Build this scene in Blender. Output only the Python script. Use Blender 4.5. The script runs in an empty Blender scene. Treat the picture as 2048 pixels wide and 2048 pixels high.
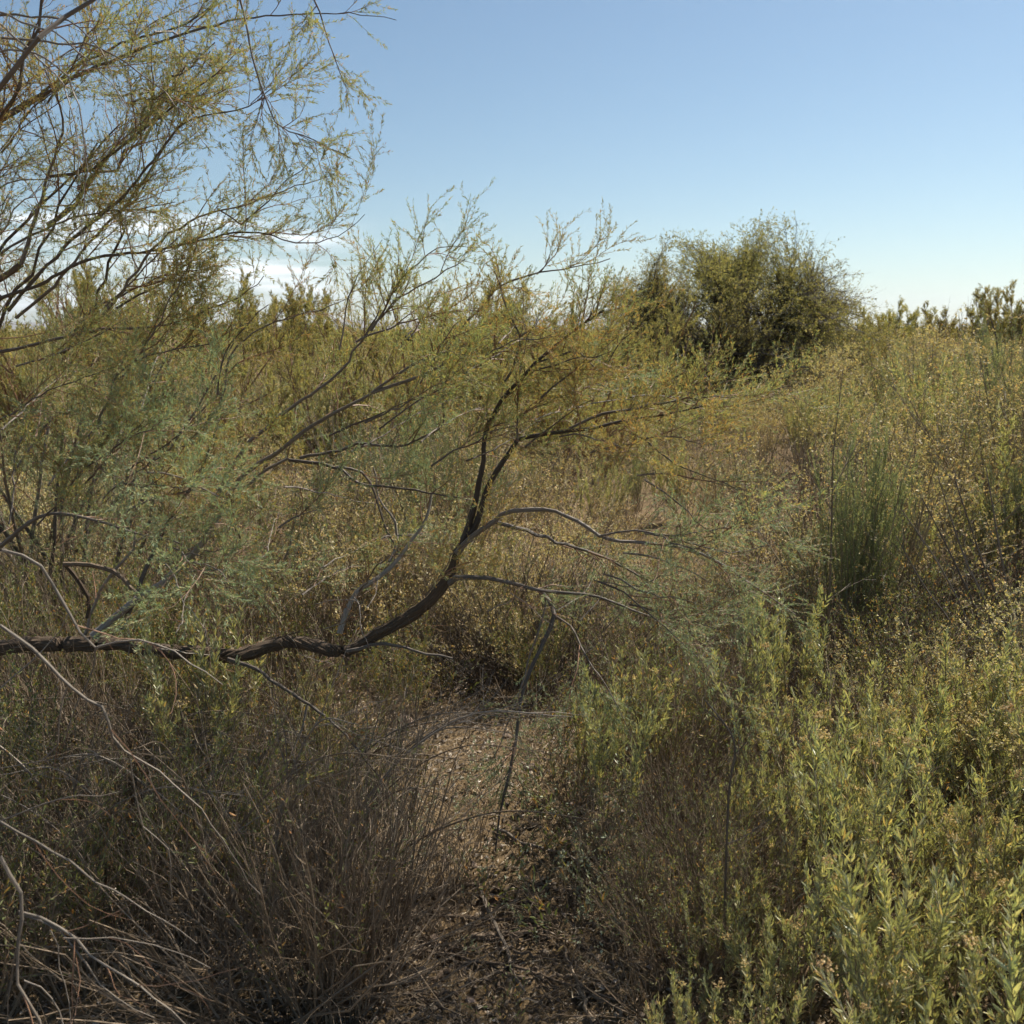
import bpy, math, random
import numpy as np
from mathutils import Vector
rad = math.radians
rng = np.random.default_rng(7)
random.seed(7)
scn = bpy.context.scene
col = scn.collection

# ------------------------------------------------------------------ camera, sky, sun, exposure
CAM = np.array([0.0, 0.0, 1.70]); PITCH = rad(11.6); FPX = 1774.0
cd = bpy.data.cameras.new("camera"); cam = bpy.data.objects.new("camera", cd); col.objects.link(cam)
cam.location = CAM; cam.rotation_euler = (rad(90) - PITCH, 0, 0)
cd.sensor_width = 36; cd.lens = 36 * FPX / 2048; cd.clip_start = 0.05; cd.clip_end = 30000
cd.dof.use_dof = True; cd.dof.focus_distance = 3.1; cd.dof.aperture_fstop = 6.3
scn.camera = cam

SUN_EL, SUN_AZ = rad(51), rad(48)        # azimuth measured from straight ahead (+Y), positive to the right
w = bpy.data.worlds.new("World"); scn.world = w; w.use_nodes = True
nt = w.node_tree; N = nt.nodes; L = nt.links
bg = N["Background"]; bg.inputs[1].default_value = 0.063
sky = N.new("ShaderNodeTexSky"); sky.sky_type = 'NISHITA'; sky.sun_disc = False
sky.sun_elevation = SUN_EL; sky.sun_rotation = SUN_AZ; sky.altitude = 100
sky.air_density = 1.0; sky.dust_density = 0.35; sky.ozone_density = 1.5
geo = N.new("ShaderNodeTexCoord")
# thin low cirrus over the horizon, laid out by direction on the sky itself
sep = N.new("ShaderNodeSeparateXYZ"); L.new(geo.outputs["Generated"], sep.inputs[0])
def wmath(op, a, b=None, clamp=False):
    n = N.new("ShaderNodeMath"); n.operation = op; n.use_clamp = clamp
    for i, v in enumerate((a, b)):
        if v is None: continue
        if isinstance(v, (int, float)): n.inputs[i].default_value = v
        else: L.new(v, n.inputs[i])
    return n.outputs[0]
az = wmath('ARCTAN2', sep.outputs[0], sep.outputs[1])
comb = N.new("ShaderNodeCombineXYZ")
L.new(wmath('MULTIPLY', az, 6.0), comb.inputs[0]); L.new(wmath('MULTIPLY', sep.outputs[2], 60.0), comb.inputs[1])
nz = N.new("ShaderNodeTexNoise"); nz.inputs["Scale"].default_value = 1.0; nz.inputs["Detail"].default_value = 6
L.new(comb.outputs[0], nz.inputs["Vector"])
def band(v, lo0, lo1, hi0, hi1):
    def mr(a, b):
        n = N.new("ShaderNodeMapRange"); n.interpolation_type = 'SMOOTHSTEP'
        L.new(v, n.inputs[0]); n.inputs[1].default_value = a; n.inputs[2].default_value = b
        return n.outputs[0]
    return wmath('MULTIPLY', mr(lo0, lo1), wmath('SUBTRACT', 1.0, mr(hi0, hi1)))
m = wmath('MULTIPLY', band(az, -0.75, -0.5, -0.24, -0.13), band(sep.outputs[2], -0.02, 0.02, 0.10, 0.125))
n2 = N.new("ShaderNodeMapRange"); L.new(nz.outputs[0], n2.inputs[0]); n2.inputs[1].default_value = 0.42; n2.inputs[2].default_value = 0.66
cl = wmath('MULTIPLY', wmath('MULTIPLY', m, n2.outputs[0], True), 0.85)
mix = N.new("ShaderNodeMix"); mix.data_type = 'RGBA'
L.new(cl, mix.inputs[0]); L.new(sky.outputs[0], mix.inputs[6]); mix.inputs[7].default_value = (14.5, 14.7, 15.0, 1)
tn = N.new('ShaderNodeMix'); tn.data_type = 'RGBA'; tn.blend_type = 'MULTIPLY'; tn.inputs[0].default_value = 1; tn.inputs[7].default_value = (.91, 1.0, .985, 1)
L.new(sky.outputs[0], tn.inputs[6]); L.new(tn.outputs[2], mix.inputs[6])
L.new(mix.outputs[2], bg.inputs[0])

sd = bpy.data.lights.new("sun", 'SUN'); sd.energy = 5.0; sd.angle = rad(0.53); sd.color = (1.0, 0.92, 0.79)
so = bpy.data.objects.new("sun", sd); col.objects.link(so)
sdir = Vector((math.sin(SUN_AZ) * math.cos(SUN_EL), math.cos(SUN_AZ) * math.cos(SUN_EL), math.sin(SUN_EL)))
so.rotation_euler = sdir.to_track_quat('Z', 'Y').to_euler(); so.location = (0, 0, 30)
scn.view_settings.view_transform = 'Standard'; scn.view_settings.look = 'None'
scn.view_settings.exposure = 0.78; scn.view_settings.gamma = 1
scn.render.engine = 'CYCLES'
scn.cycles.max_bounces = 4; scn.cycles.diffuse_bounces = 3; scn.cycles.transmission_bounces = 2; scn.cycles.glossy_bounces = 1
scn.cycles.use_adaptive_sampling = True; scn.cycles.adaptive_threshold = 0.04; scn.cycles.caustics_reflective = False; scn.cycles.caustics_refractive = False
scn.cycles.use_denoising = True

# ------------------------------------------------------------------ small helpers
def at(fx, fy, Y):
    """point at forward distance Y seen at (fx, fy) of the photograph (1932 px wide reading)"""
    u = (fx * 1.06 - 1024) / FPX; v = (1024 - fy * 1.06) / FPX
    d = np.array([u, math.cos(PITCH) + v * math.sin(PITCH), -math.sin(PITCH) + v * math.cos(PITCH)])
    return CAM + d * (Y / d[1])
def unit(v): return v / np.maximum(np.linalg.norm(v, axis=-1, keepdims=True), 1e-9)
def smooth(x, a, b):
    t = np.clip((x - a) / (b - a), 0, 1); return t * t * (3 - 2 * t)
def gz(x, y):
    """height of the ground"""
    x = np.asarray(x, float); y = np.asarray(y, float)
    h = 0.36 * smooth(x - .27 * y, 0.2, 2.4) * smooth(y, 2.0, 6.0) * (1 - smooth(y, 22, 40))
    h = h + 0.05 * np.sin(x * 1.3 + 0.7) * np.sin(y * 0.9) + 0.025 * np.sin(x * 3.1 + y * 2.3) + 0.012 * np.sin(x * 7.7 - y * 5.1)
    return h * smooth(np.hypot(x, y), -1, 1.5)
def tag(o, label=None, cat=None, group=None, kind=None):
    if label: o["label"] = label
    if cat: o["category"] = cat
    if group: o["group"] = group
    if kind: o["kind"] = kind
    return o
def empty(name, loc=(0, 0, 0), rz=0):
    o = bpy.data.objects.new(name, None); o.empty_display_size = 0.1; o.location = loc; o.rotation_euler = (0, 0, rz)
    col.objects.link(o); return o
def put(name, me, parent=None):
    o = bpy.data.objects.new(name, me); col.objects.link(o)
    if parent is not None: o.parent = parent
    return o
def copy_tree(o, parent=None):
    c = o.copy(); col.objects.link(c)
    if parent is not None: c.parent = parent
    for ch in [k for k in bpy.data.objects if k.parent == o]: copy_tree(ch, c)
    return c

class Mesher:
    """collects vertex / polygon arrays and makes ONE mesh; 'rnd' and 'clump' vary colour per leaf and per spray"""
    def __init__(s): s.v = []; s.q = []; s.t = []; s.rq = []; s.rt = []; s.cq = []; s.ct = []; s.n = 0; s.uv = []
    def add(s, v, f, rnd=None, clump=None, bark=None):
        v = v.reshape(-1, 3); f = np.asarray(f)
        if len(f) == 0: return
        k = f.shape[1]; m = len(f)
        r = np.zeros(m) if rnd is None else rnd; c = np.zeros(m) if clump is None else clump
        (s.q if k == 4 else s.t).append(f + s.n); (s.rq if k == 4 else s.rt).append(r); (s.cq if k == 4 else s.ct).append(c)
        s.uv.append(v if bark is None else bark.reshape(-1, 3)); s.v.append(v); s.n += len(v)
    def mesh(s, name, mats, smooth_=False):
        me = bpy.data.meshes.new(name)
        v = np.concatenate(s.v); nq = sum(map(len, s.q)); ntr = sum(map(len, s.t))
        loops = np.concatenate([a.ravel() for a in s.q + s.t]).astype(np.int32)
        st = np.concatenate([np.arange(nq) * 4, nq * 4 + np.arange(ntr) * 3]).astype(np.int32)
        me.vertices.add(len(v)); me.vertices.foreach_set("co", v.ravel().astype(np.float32))
        me.loops.add(len(loops)); me.loops.foreach_set("vertex_index", loops)
        me.polygons.add(len(st)); me.polygons.foreach_set("loop_start", st)
        me.polygons.foreach_set("use_smooth", np.full(len(st), smooth_))
        for nm, A, B in (("rnd", s.rq, s.rt), ("clump", s.cq, s.ct)):
            a = me.attributes.new(nm, 'FLOAT', 'FACE'); a.data.foreach_set("value", np.concatenate(A + B).astype(np.float32))
        b = me.attributes.new("bark", 'FLOAT_VECTOR', 'POINT'); b.data.foreach_set("vector", np.concatenate(s.uv).ravel().astype(np.float32))
        me.materials.append(mats); me.update(calc_edges=True)
        return me

def tubes(M, P, R, S=4, rnd=None, flute=0.0):
    """N tubes of K rings through P (N,K,3) with radii R (N,K)"""
    P = np.asarray(P, float); R = np.asarray(R, float); n, k, _ = P.shape
    if n == 0: return
    T = np.gradient(P, axis=1); T = unit(T)
    ref = np.where(np.abs(T[:, :1, 2:3]) < 0.9, np.array([0, 0, 1.0]), np.array([1.0, 0, 0]))
    ref = np.repeat(ref, k, 1); A = unit(np.cross(T, ref)); B = np.cross(T, A)
    th = np.arange(S) / S * 2 * math.pi
    ca, sa = np.cos(th)[None, None, :, None], np.sin(th)[None, None, :, None]
    rr = R[:, :, None, None] * np.ones((1, 1, S, 1))
    ln = np.cumsum(np.linalg.norm(np.diff(P, axis=1, prepend=P[:, :1]), axis=2), axis=1)
    if flute:
        ph = rng.random((n, 1, 1, 1)) * 6
        lz = ln[:, :, None, None]; tt = th[None, None, :, None]
        rr = rr * (1 + flute * (0.5 * np.sin(tt * 3 + lz * 3 + ph) + 0.35 * np.sin(tt * 7 - lz * 4 + ph * 2) + 0.25 * np.sin(tt * 11 + lz * 9)))
        rr = rr * (1 + flute * 0.35 * rng.standard_normal((n, k, S, 1)))
    V = P[:, :, None, :] + rr * (A[:, :, None, :] * ca + B[:, :, None, :] * sa)
    bark = np.stack([np.broadcast_to(ln[:, :, None], (n, k, S)), np.broadcast_to(np.cos(th)[None, None], (n, k, S)) * R[:, :, None],
                     np.broadcast_to(np.sin(th)[None, None], (n, k, S)) * R[:, :, None]], -1)
    i = np.arange(n)[:, None, None] * k * S; j = np.arange(k - 1)[None, :, None] * S; s = np.arange(S)[None, None, :]; s2 = (s + 1) % S
    F = np.stack([i + j + s, i + j + s2, i + j + S + s2, i + j + S + s], -1).reshape(-1, 4)
    r = rng.random(n) if rnd is None else rnd
    M.add(V, F, np.repeat(r, (k - 1) * S), np.repeat(rng.random(n), (k - 1) * S), bark)

def interp(P, R, idx, t):
    k = P.shape[1]; f = t * (k - 1); a = np.minimum(f.astype(int), k - 2); u = (f - a)
    p = P[idx, a] * (1 - u)[:, None] + P[idx, a + 1] * u[:, None]
    return p, unit(P[idx, a + 1] - P[idx, a]), R[idx, a] * (1 - u) + R[idx, a + 1] * u

def spawn(P, R, per, t0, t1, ln, lv, ang, av, K=5, up=0.0, wig=0.12, r0=None, rt=0.3, rmin=0.0006, shrink=0.4, bias=None):
    """children twigs growing from parents P; returns (P2, R2, parent index)"""
    n = len(P)
    plen = np.linalg.norm(np.diff(P, axis=1), axis=2).sum(1)
    if isinstance(per, tuple): cnt = np.maximum(1, (plen * per[0] * (0.7 + 0.6 * rng.random(n))).astype(int))
    else: cnt = np.maximum(0, (per + rng.random(n)).astype(int))
    idx = np.repeat(np.arange(n), cnt); m = len(idx)
    t = t0 + (t1 - t0) * rng.random(m)
    p, T, r = interp(P, R, idx, t)
    q = rng.standard_normal((m, 3)); q = unit(q - (q * T).sum(1, keepdims=True) * T)
    a = (ang + av * rng.standard_normal(m))[:, None]
    d = np.cos(a) * T + np.sin(a) * q + np.array([0, 0, up])
    if bias is not None: d = d + np.array(bias)
    d = unit(d)
    l = ln * (1 + lv * (rng.random(m) * 2 - 1)) * (1 - shrink * t)
    out = np.zeros((m, K, 3)); out[:, 0] = p
    for k in range(1, K):
        d = unit(d + wig * rng.standard_normal((m, 3)) + np.array([0, 0, up * 0.35]))
        out[:, k] = out[:, k - 1] + d * (l / (K - 1))[:, None]
    rr = np.minimum(r * 0.7, r0 if r0 is not None else 1e9); rr = np.maximum(rr, rmin)
    R2 = rr[:, None] * (1 - (1 - rt) * np.linspace(0, 1, K)[None])
    return out, R2, idx

def leaves(M, P, dens, ln, wd, ang, av=0.2, t0=0.0, t1=1.0, lv=0.3, clump=None, fold=False, curl=0.0, dry=0.0):
    """flat leaf blades along the twigs P"""
    n = len(P); plen = np.linalg.norm(np.diff(P, axis=1), axis=2).sum(1)
    cnt = np.maximum(1, (plen * dens * (t1 - t0) * (0.8 + 0.4 * rng.random(n))).astype(int)); idx = np.repeat(np.arange(n), cnt); m = len(idx)
    t = t0 + (t1 - t0) * rng.random(m)
    p, T, _ = interp(P, np.zeros(P.shape[:2]), idx, t)
    q = rng.standard_normal((m, 3)); q = unit(q - (q * T).sum(1, keepdims=True) * T)
    a = (ang + av * rng.standard_normal(m))[:, None]
    d = unit(np.cos(a) * T + np.sin(a) * q); s = unit(np.cross(d, rng.standard_normal((m, 3)) * 0.6 + T * 0.2 + np.array([0, 0, .3])))
    nrm = np.cross(d, s)
    l = (ln * (1 + lv * (rng.random(m) * 2 - 1)))[:, None]; w_ = (wd * (0.75 + 0.5 * rng.random(m)))[:, None]
    rnd = rng.random(m); rnd = np.where(rng.random(m) < dry, 0.93 + 0.07 * rng.random(m), rnd * 0.9)
    cl = (rng.random(n) if clump is None else clump)[idx]
    if not fold:
        V = np.stack([p, p + d * l * .5 + s * w_ * .5, p + d * l, p + d * l * .5 - s * w_ * .5], 1)
        F = np.arange(m)[:, None] * 4 + np.arange(4)[None]; M.add(V, F, rnd, cl)
    else:
        c = nrm * l * curl
        V = np.stack([p, p + d * l * .38 + s * w_ * .5 + nrm * w_ * .18, p + d * l * .75 + s * w_ * .36 + c * .5 + nrm * w_ * .1, p + d * l + c,
                      p + d * l * .75 - s * w_ * .36 + c * .5 + nrm * w_ * .1, p + d * l * .38 - s * w_ * .5 + nrm * w_ * .18, p + d * l * .5 + c * .25], 1)
        b = np.arange(m)[:, None] * 7
        F = np.concatenate([b + np.array([[0, 1, 2, 6]]), b + np.array([[6, 2, 3, 4]]), b + np.array([[0, 6, 4, 5]])])
        M.add(V, F, np.tile(rnd, 3), np.tile(cl, 3))

def blobs(M, C, r, rv=0.4, squash=1.0, rnd=None):
    """small irregular octahedra (seed heads, grit)"""
    m = len(C); o = np.array([[1, 0, 0], [0, 1, 0], [-1, 0, 0], [0, -1, 0], [0, 0, 1], [0, 0, -1]], float) * np.array([1, 1, squash])
    s = (r * (1 + rv * (rng.random((m, 1, 1)) * 2 - 1))) * (0.75 + 0.5 * rng.random((m, 6, 1)))
    V = C[:, None, :] + o[None] * s
    f = np.array([[0, 1, 4], [1, 2, 4], [2, 3, 4], [3, 0, 4], [1, 0, 5], [2, 1, 5], [3, 2, 5], [0, 3, 5]])
    F = (np.arange(m)[:, None, None] * 6 + f[None]).reshape(-1, 3); rn = rng.random(m) if rnd is None else rnd
    M.add(V, F, np.repeat(rn, 8), np.repeat(rng.random(m), 8))

def catmull(pts, per=6):
    p = np.asarray(pts, float); p = np.vstack([2 * p[0] - p[1], p, 2 * p[-1] - p[-2]]); out = []
    for i in range(1, len(p) - 2):
        for u in np.linspace(0, 1, per, endpoint=False):
            a, b, c, d = p[i - 1], p[i], p[i + 1], p[i + 2]
            out.append(0.5 * ((2 * b) + (c - a) * u + (2 * a - 5 * b + 4 * c - d) * u * u + (3 * b - a - 3 * c + d) * u ** 3))
    out.append(p[-2]); return np.array(out)
def resample(p, k):
    s = np.concatenate([[0], np.cumsum(np.linalg.norm(np.diff(p[:, :3], axis=0), axis=1))]); q = np.linspace(0, s[-1], k)
    return np.stack([np.interp(q, s, p[:, i]) for i in range(p.shape[1])], 1)

# ------------------------------------------------------------------ materials
def mat_new(name):
    m = bpy.data.materials.new(name); m.use_nodes = True; t = m.node_tree; t.nodes.clear()
    return m, t.nodes, t.links
def ramp(nodes, stops, interp_='LINEAR'):
    r = nodes.new("ShaderNodeValToRGB"); e = r.color_ramp; e.interpolation = interp_
    while len(e.elements) < len(stops): e.elements.new(0.5)
    for i, (p, c) in enumerate(stops): e.elements[i].position = p; e.elements[i].color = (*c, 1)
    return r
def leaf_mat(name, stops, trans=0.4, rough=0.5, gloss=0.12, vary=0.25, tint=(1.15, 1.1, 0.6)):
    m, n, l = mat_new(name)
    a = n.new("ShaderNodeAttribute"); a.attribute_name = "rnd"; b = n.new("ShaderNodeAttribute"); b.attribute_name = "clump"
    oi = n.new("ShaderNodeObjectInfo")
    r = ramp(n, stops); l.new(a.outputs["Fac"], r.inputs[0])
    ad = n.new("ShaderNodeMath"); ad.operation = 'ADD'; l.new(b.outputs["Fac"], ad.inputs[0]); l.new(oi.outputs["Random"], ad.inputs[1])
    mr = n.new("ShaderNodeMapRange"); l.new(ad.outputs[0], mr.inputs[0]); mr.inputs[2].default_value = 2
    mr.inputs[3].default_value = 1 - vary; mr.inputs[4].default_value = 1 + vary
    hs = n.new("ShaderNodeHueSaturation"); l.new(r.outputs[0], hs.inputs["Color"]); l.new(mr.outputs[0], hs.inputs["Value"])
    h2 = n.new("ShaderNodeMapRange"); l.new(oi.outputs["Random"], h2.inputs[0]); h2.inputs[3].default_value = 0.490; h2.inputs[4].default_value = 0.513
    l.new(h2.outputs[0], hs.inputs["Hue"])
    df = n.new("ShaderNodeBsdfDiffuse"); l.new(hs.outputs[0], df.inputs[0])
    tr = n.new("ShaderNodeBsdfTranslucent"); tm = n.new("ShaderNodeMix"); tm.data_type = 'RGBA'; tm.blend_type = 'MULTIPLY'; tm.inputs[0].default_value = 1
    l.new(hs.outputs[0], tm.inputs[6]); tm.inputs[7].default_value = (*tint, 1); l.new(tm.outputs[2], tr.inputs[0])
    mx = n.new("ShaderNodeMixShader"); mx.inputs[0].default_value = trans; l.new(df.outputs[0], mx.inputs[1]); l.new(tr.outputs[0], mx.inputs[2])
    gl = n.new("ShaderNodeBsdfGlossy"); gl.inputs["Roughness"].default_value = rough; gl.inputs[0].default_value = (.8, .8, .75, 1)
    m2 = n.new("ShaderNodeMixShader"); m2.inputs[0].default_value = gloss; l.new(mx.outputs[0], m2.inputs[1]); l.new(gl.outputs[0], m2.inputs[2])
    o = n.new("ShaderNodeOutputMaterial"); l.new(m2.outputs[0], o.inputs[0]); return m
def bark_mat(name, stops, scale=1.0, bump=0.0, rough=0.75, spec=0.25):
    m, n, l = mat_new(name)
    p = n.new("ShaderNodeBsdfPrincipled"); p.inputs["Roughness"].default_value = rough; p.inputs["Specular IOR Level"].default_value = spec
    at_ = n.new("ShaderNodeAttribute"); at_.attribute_name = "bark"
    mp = n.new("ShaderNodeMapping"); mp.inputs["Scale"].default_value = (9 * scale, 160 * scale, 160 * scale); l.new(at_.outputs["Vector"], mp.inputs[0])
    nz = n.new("ShaderNodeTexNoise"); nz.inputs["Scale"].default_value = 1; nz.inputs["Detail"].default_value = 5; nz.inputs["Roughness"].default_value = .65
    l.new(mp.outputs[0], nz.inputs["Vector"])
    a = n.new("ShaderNodeAttribute"); a.attribute_name = "rnd"
    ad = n.new("ShaderNodeMath"); ad.operation = 'MULTIPLY_ADD'; l.new(a.outputs["Fac"], ad.inputs[0]); ad.inputs[1].default_value = 0.45
    s = n.new("ShaderNodeMath"); s.operation = 'MULTIPLY'; l.new(nz.outputs[0], s.inputs[0]); s.inputs[1].default_value = 0.9
    s2 = n.new("ShaderNodeMath"); s2.operation = 'SUBTRACT'; l.new(s.outputs[0], s2.inputs[0]); s2.inputs[1].default_value = 0.18
    l.new(s2.outputs[0], ad.inputs[2])
    r = ramp(n, stops); l.new(ad.outputs[0], r.inputs[0]); l.new(r.outputs[0], p.inputs["Base Color"])
    if bump:
        b = n.new("ShaderNodeBump"); b.inputs["Strength"].default_value = bump; b.inputs["Distance"].default_value = 0.006
        l.new(nz.outputs[0], b.inputs["Height"]); l.new(b.outputs[0], p.inputs["Normal"])
    o = n.new("ShaderNodeOutputMaterial"); l.new(p.outputs[0], o.inputs[0]); return m

M_TAM = leaf_mat("tamarisk_foliage", [(0, (.23, .285, .165)), (.45, (.31, .345, .17)), (.75, (.39, .37, .165)), (.88, (.45, .34, .15)), (1, (.50, .29, .14))], trans=.42, tint=(1.1, 1.05, .55), gloss=.015)
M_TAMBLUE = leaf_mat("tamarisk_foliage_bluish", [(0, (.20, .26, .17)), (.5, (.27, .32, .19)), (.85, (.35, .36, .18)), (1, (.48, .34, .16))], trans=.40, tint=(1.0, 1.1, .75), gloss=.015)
M_TAMRUST = leaf_mat("tamarisk_foliage_rusty", [(0, (.26, .28, .14)), (.45, (.35, .34, .16)), (.75, (.44, .35, .155)), (1, (.50, .28, .12))], trans=.42, tint=(1.15, 1.0, .5), gloss=.015)
M_TAMFAR = leaf_mat("tamarisk_foliage_far", [(0, (.23, .245, .12)), (.5, (.33, .31, .14)), (.8, (.42, .35, .15)), (1, (.46, .35, .17))], trans=.45, gloss=.01, vary=.35)
M_SALT = leaf_mat("saltbush_leaf", [(0, (.34, .31, .17)), (.4, (.46, .40, .22)), (.7, (.55, .455, .26)), (.9, (.61, .47, .26)), (1, (.62, .40, .19))], trans=.35, gloss=.03, vary=.38)
M_SEED = leaf_mat("seed_head", [(0, (.52, .36, .15)), (.5, (.66, .49, .23)), (1, (.76, .62, .36))], trans=.25, gloss=.02)
M_ARROW = leaf_mat("arrowweed_leaf", [(0, (.27, .30, .17)), (.45, (.41, .42, .23)), (.75, (.54, .52, .31)), (.91, (.66, .58, .36)), (1, (.66, .44, .18))], trans=.36, gloss=.10, rough=.42, tint=(1.15, 1.1, .45))
M_BROOM = leaf_mat("broom_leaf", [(0, (.20, .23, .13)), (.6, (.28, .31, .17)), (1, (.38, .36, .20))], trans=.35, gloss=.03)
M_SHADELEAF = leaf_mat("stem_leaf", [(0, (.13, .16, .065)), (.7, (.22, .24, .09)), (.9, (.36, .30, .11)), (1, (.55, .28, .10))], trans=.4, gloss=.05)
M_GREY = leaf_mat("grey_herb_leaf", [(0, (.24, .28, .20)), (.8, (.34, .38, .27)), (1, (.48, .44, .26))], trans=.3, gloss=.04)
M_MESQ = leaf_mat("mesquite_leaf", [(0, (.20, .20, .10)), (.5, (.29, .27, .125)), (.85, (.38, .33, .155)), (1, (.44, .33, .16))], trans=.42, gloss=.01)
B_TRUNK = bark_mat("trunk_bark", [(0, (.03, .021, .015)), (.45, (.10, .072, .05)), (.75, (.19, .145, .105)), (1, (.29, .23, .18))], .9, .9, .85)
B_LIMB = bark_mat("limb_bark", [(0, (.05, .038, .03)), (.5, (.13, .105, .085)), (1, (.28, .24, .20))], 1.3, .5, .6, .35)
B_PALE = bark_mat("pale_bark", [(0, (.09, .072, .058)), (.5, (.20, .17, .14)), (1, (.37, .33, .28))], 1.3, .3, .55, .4)
B_RED = bark_mat("red_twig", [(0, (.12, .06, .035)), (.5, (.22, .12, .07)), (1, (.36, .25, .17))], 1.5, 0, .55, .35)
B_DRY = bark_mat("dry_stem", [(0, (.07, .050, .033)), (.5, (.18, .134, .09)), (.85, (.34, .265, .185)), (1, (.54, .46, .35))], 1.5, 0, .6, .35)
B_GREY = bark_mat("grey_dead_wood", [(0, (.09, .073, .055)), (.5, (.185, .155, .125)), (1, (.30, .26, .215))], 1.2, .3, .6, .35)
B_STALK = bark_mat("shrub_stalk", [(0, (.14, .11, .07)), (.5, (.27, .22, .14)), (1, (.38, .33, .22))], 1.5, 0, .6)
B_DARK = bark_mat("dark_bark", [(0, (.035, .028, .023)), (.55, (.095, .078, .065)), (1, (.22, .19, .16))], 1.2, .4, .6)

# ------------------------------------------------------------------ ground
u = np.linspace(-1, 1, 521); gx = 0.055 * np.sinh(u * 12.6) / 1.0
gx = np.sign(u) * (np.abs(u) * 4.2 + 8000 * np.abs(u) ** 16); gy = gx + 2.6
X, Y = np.meshgrid(gx, gy); D = np.hypot(X, Y)
near = 1 - smooth(D, 6, 12)
Z = gz(X, Y) * (1 - smooth(D, 60, 200)) + near * 0.006 * rng.standard_normal(X.shape)
n_ = len(u); V = np.stack([X, Y, Z], -1).reshape(-1, 3); i = np.arange(n_ - 1)
F = (i[:, None] * n_ + i[None]).reshape(-1); F = np.stack([F, F + 1, F + n_ + 1, F + n_], 1)
gm, n, l = mat_new("ground_soil")
p = n.new("ShaderNodeBsdfPrincipled"); p.inputs["Roughness"].default_value = .95; p.inputs["Specular IOR Level"].default_value = .1
tc = n.new("ShaderNodeTexCoord")
def noise(sc, det=6, rg=.6):
    q = n.new("ShaderNodeTexNoise"); q.inputs["Scale"].default_value = sc; q.inputs["Detail"].default_value = det; q.inputs["Roughness"].default_value = rg
    l.new(tc.outputs["Object"], q.inputs["Vector"]); return q
na, nb, vo = noise(5), noise(70, 8, .7), n.new("ShaderNodeTexVoronoi")
vo.inputs["Scale"].default_value = 110; l.new(tc.outputs["Object"], vo.inputs["Vector"])
ra = ramp(n, [(.25, (.10, .072, .043)), (.5, (.18, .135, .082)), (.75, (.28, .22, .145))]); l.new(nb.outputs[0], ra.inputs[0])
rb = ramp(n, [(.0, (.6, .6, .6)), (.5, (.9, .88, .85)), (1, (1.25, 1.2, 1.15))]); l.new(vo.outputs["Color"], rb.inputs[0])
rc = ramp(n, [(.35, (.78, .74, .7)), (.65, (1.1, 1.08, 1.05))]); l.new(na.outputs[0], rc.inputs[0])
def mul(a, b):
    q = n.new("ShaderNodeMix"); q.data_type = 'RGBA'; q.blend_type = 'MULTIPLY'; q.inputs[0].default_value = 1; l.new(a, q.inputs[6]); l.new(b, q.inputs[7]); return q.outputs[2]
l.new(mul(mul(ra.outputs[0], rb.outputs[0]), rc.outputs[0]), p.inputs["Base Color"])
bp = n.new("ShaderNodeBump"); bp.inputs["Strength"].default_value = .8; bp.inputs["Distance"].default_value = .01; l.new(nb.outputs[0], bp.inputs["Height"]); l.new(bp.outputs[0], p.inputs["Normal"])
o = n.new("ShaderNodeOutputMaterial"); l.new(p.outputs[0], o.inputs[0])
M = Mesher(); M.add(V, F); tag(put("ground", M.mesh("ground", gm, True)), kind="structure", label="tan gravelly desert ground under the brush")

def path_free(x, y):
    """1 where the bare gravel strip runs between the thicket and the shrubs"""
    cx = np.interp(y, [0, 1.9, 2.6, 3.4, 4.6, 5.6, 6.4], [0.05, 0.0, -0.08, -0.28, -0.35, -0.15, 0.05]); hw = np.interp(y, [0, 1.9, 2.6, 3.4, 4.6, 5.6, 6.2], [.26, .34, .48, .66, .50, .0, 0.0])
    return (np.abs(x - cx) < hw) & (y < 4.5)

# ------------------------------------------------------------------ gravel, litter, low herbs (nobody could count them)
M_STONE = leaf_mat("gravel_stone", [(0, (.10, .07, .045)), (.5, (.19, .14, .095)), (.8, (.28, .22, .155)), (.93, (.42, .36, .28)), (1, (.66, .60, .52))], trans=0, gloss=.05, rough=.6)
M_LITTER = leaf_mat("dry_litter", [(0, (.10, .065, .038)), (.4, (.20, .14, .085)), (.8, (.33, .25, .165)), (1, (.62, .52, .37))], trans=.1, gloss=.06)
def scatter(n, x0, x1, y0, y1, pw=1.0):
    y = y0 + (y1 - y0) * rng.random(n) ** pw; x = x0 + (x1 - x0) * rng.random(n)
    return x, y
M = Mesher(); x, y = scatter(42000, -2.0, 1.6, 1.5, 5.6, 1.2); s = 0.003 + 0.009 * rng.random(len(x)) ** 4
C = np.stack([x, y, gz(x, y) + s * .25], 1); blobs(M, C, s[:, None, None], .25, .6)
tag(put("gravel", M.mesh("gravel", M_STONE)), "small pale gravel scattered over the bare strip of soil", kind="stuff")
M = Mesher(); x, y = scatter(46000, -2.3, 2.4, 1.4, 6.0, 1.25)
a = rng.random(len(x)) * 6.283; ln = .012 + .06 * rng.random(len(x)) ** 3; z = gz(x, y) + .004 + .012 * rng.random(len(x))
d = np.stack([np.cos(a), np.sin(a), .18 * rng.standard_normal(len(x))], 1) * ln[:, None]; c = np.stack([x, y, z], 1)
bend = rng.standard_normal((len(x), 3)) * ln[:, None] * .12
tubes(M, np.stack([c, c + d * .5 + bend, c + d], 1), np.repeat((.0006 + .0016 * rng.random(len(x)) ** 3)[:, None], 3, 1), 3)
x, y = scatter(34000, -2.3, 2.4, 1.4, 6.0, 1.25); a = rng.random(len(x)) * 6.283; c = np.stack([x, y, gz(x, y) + .005], 1)
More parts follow.
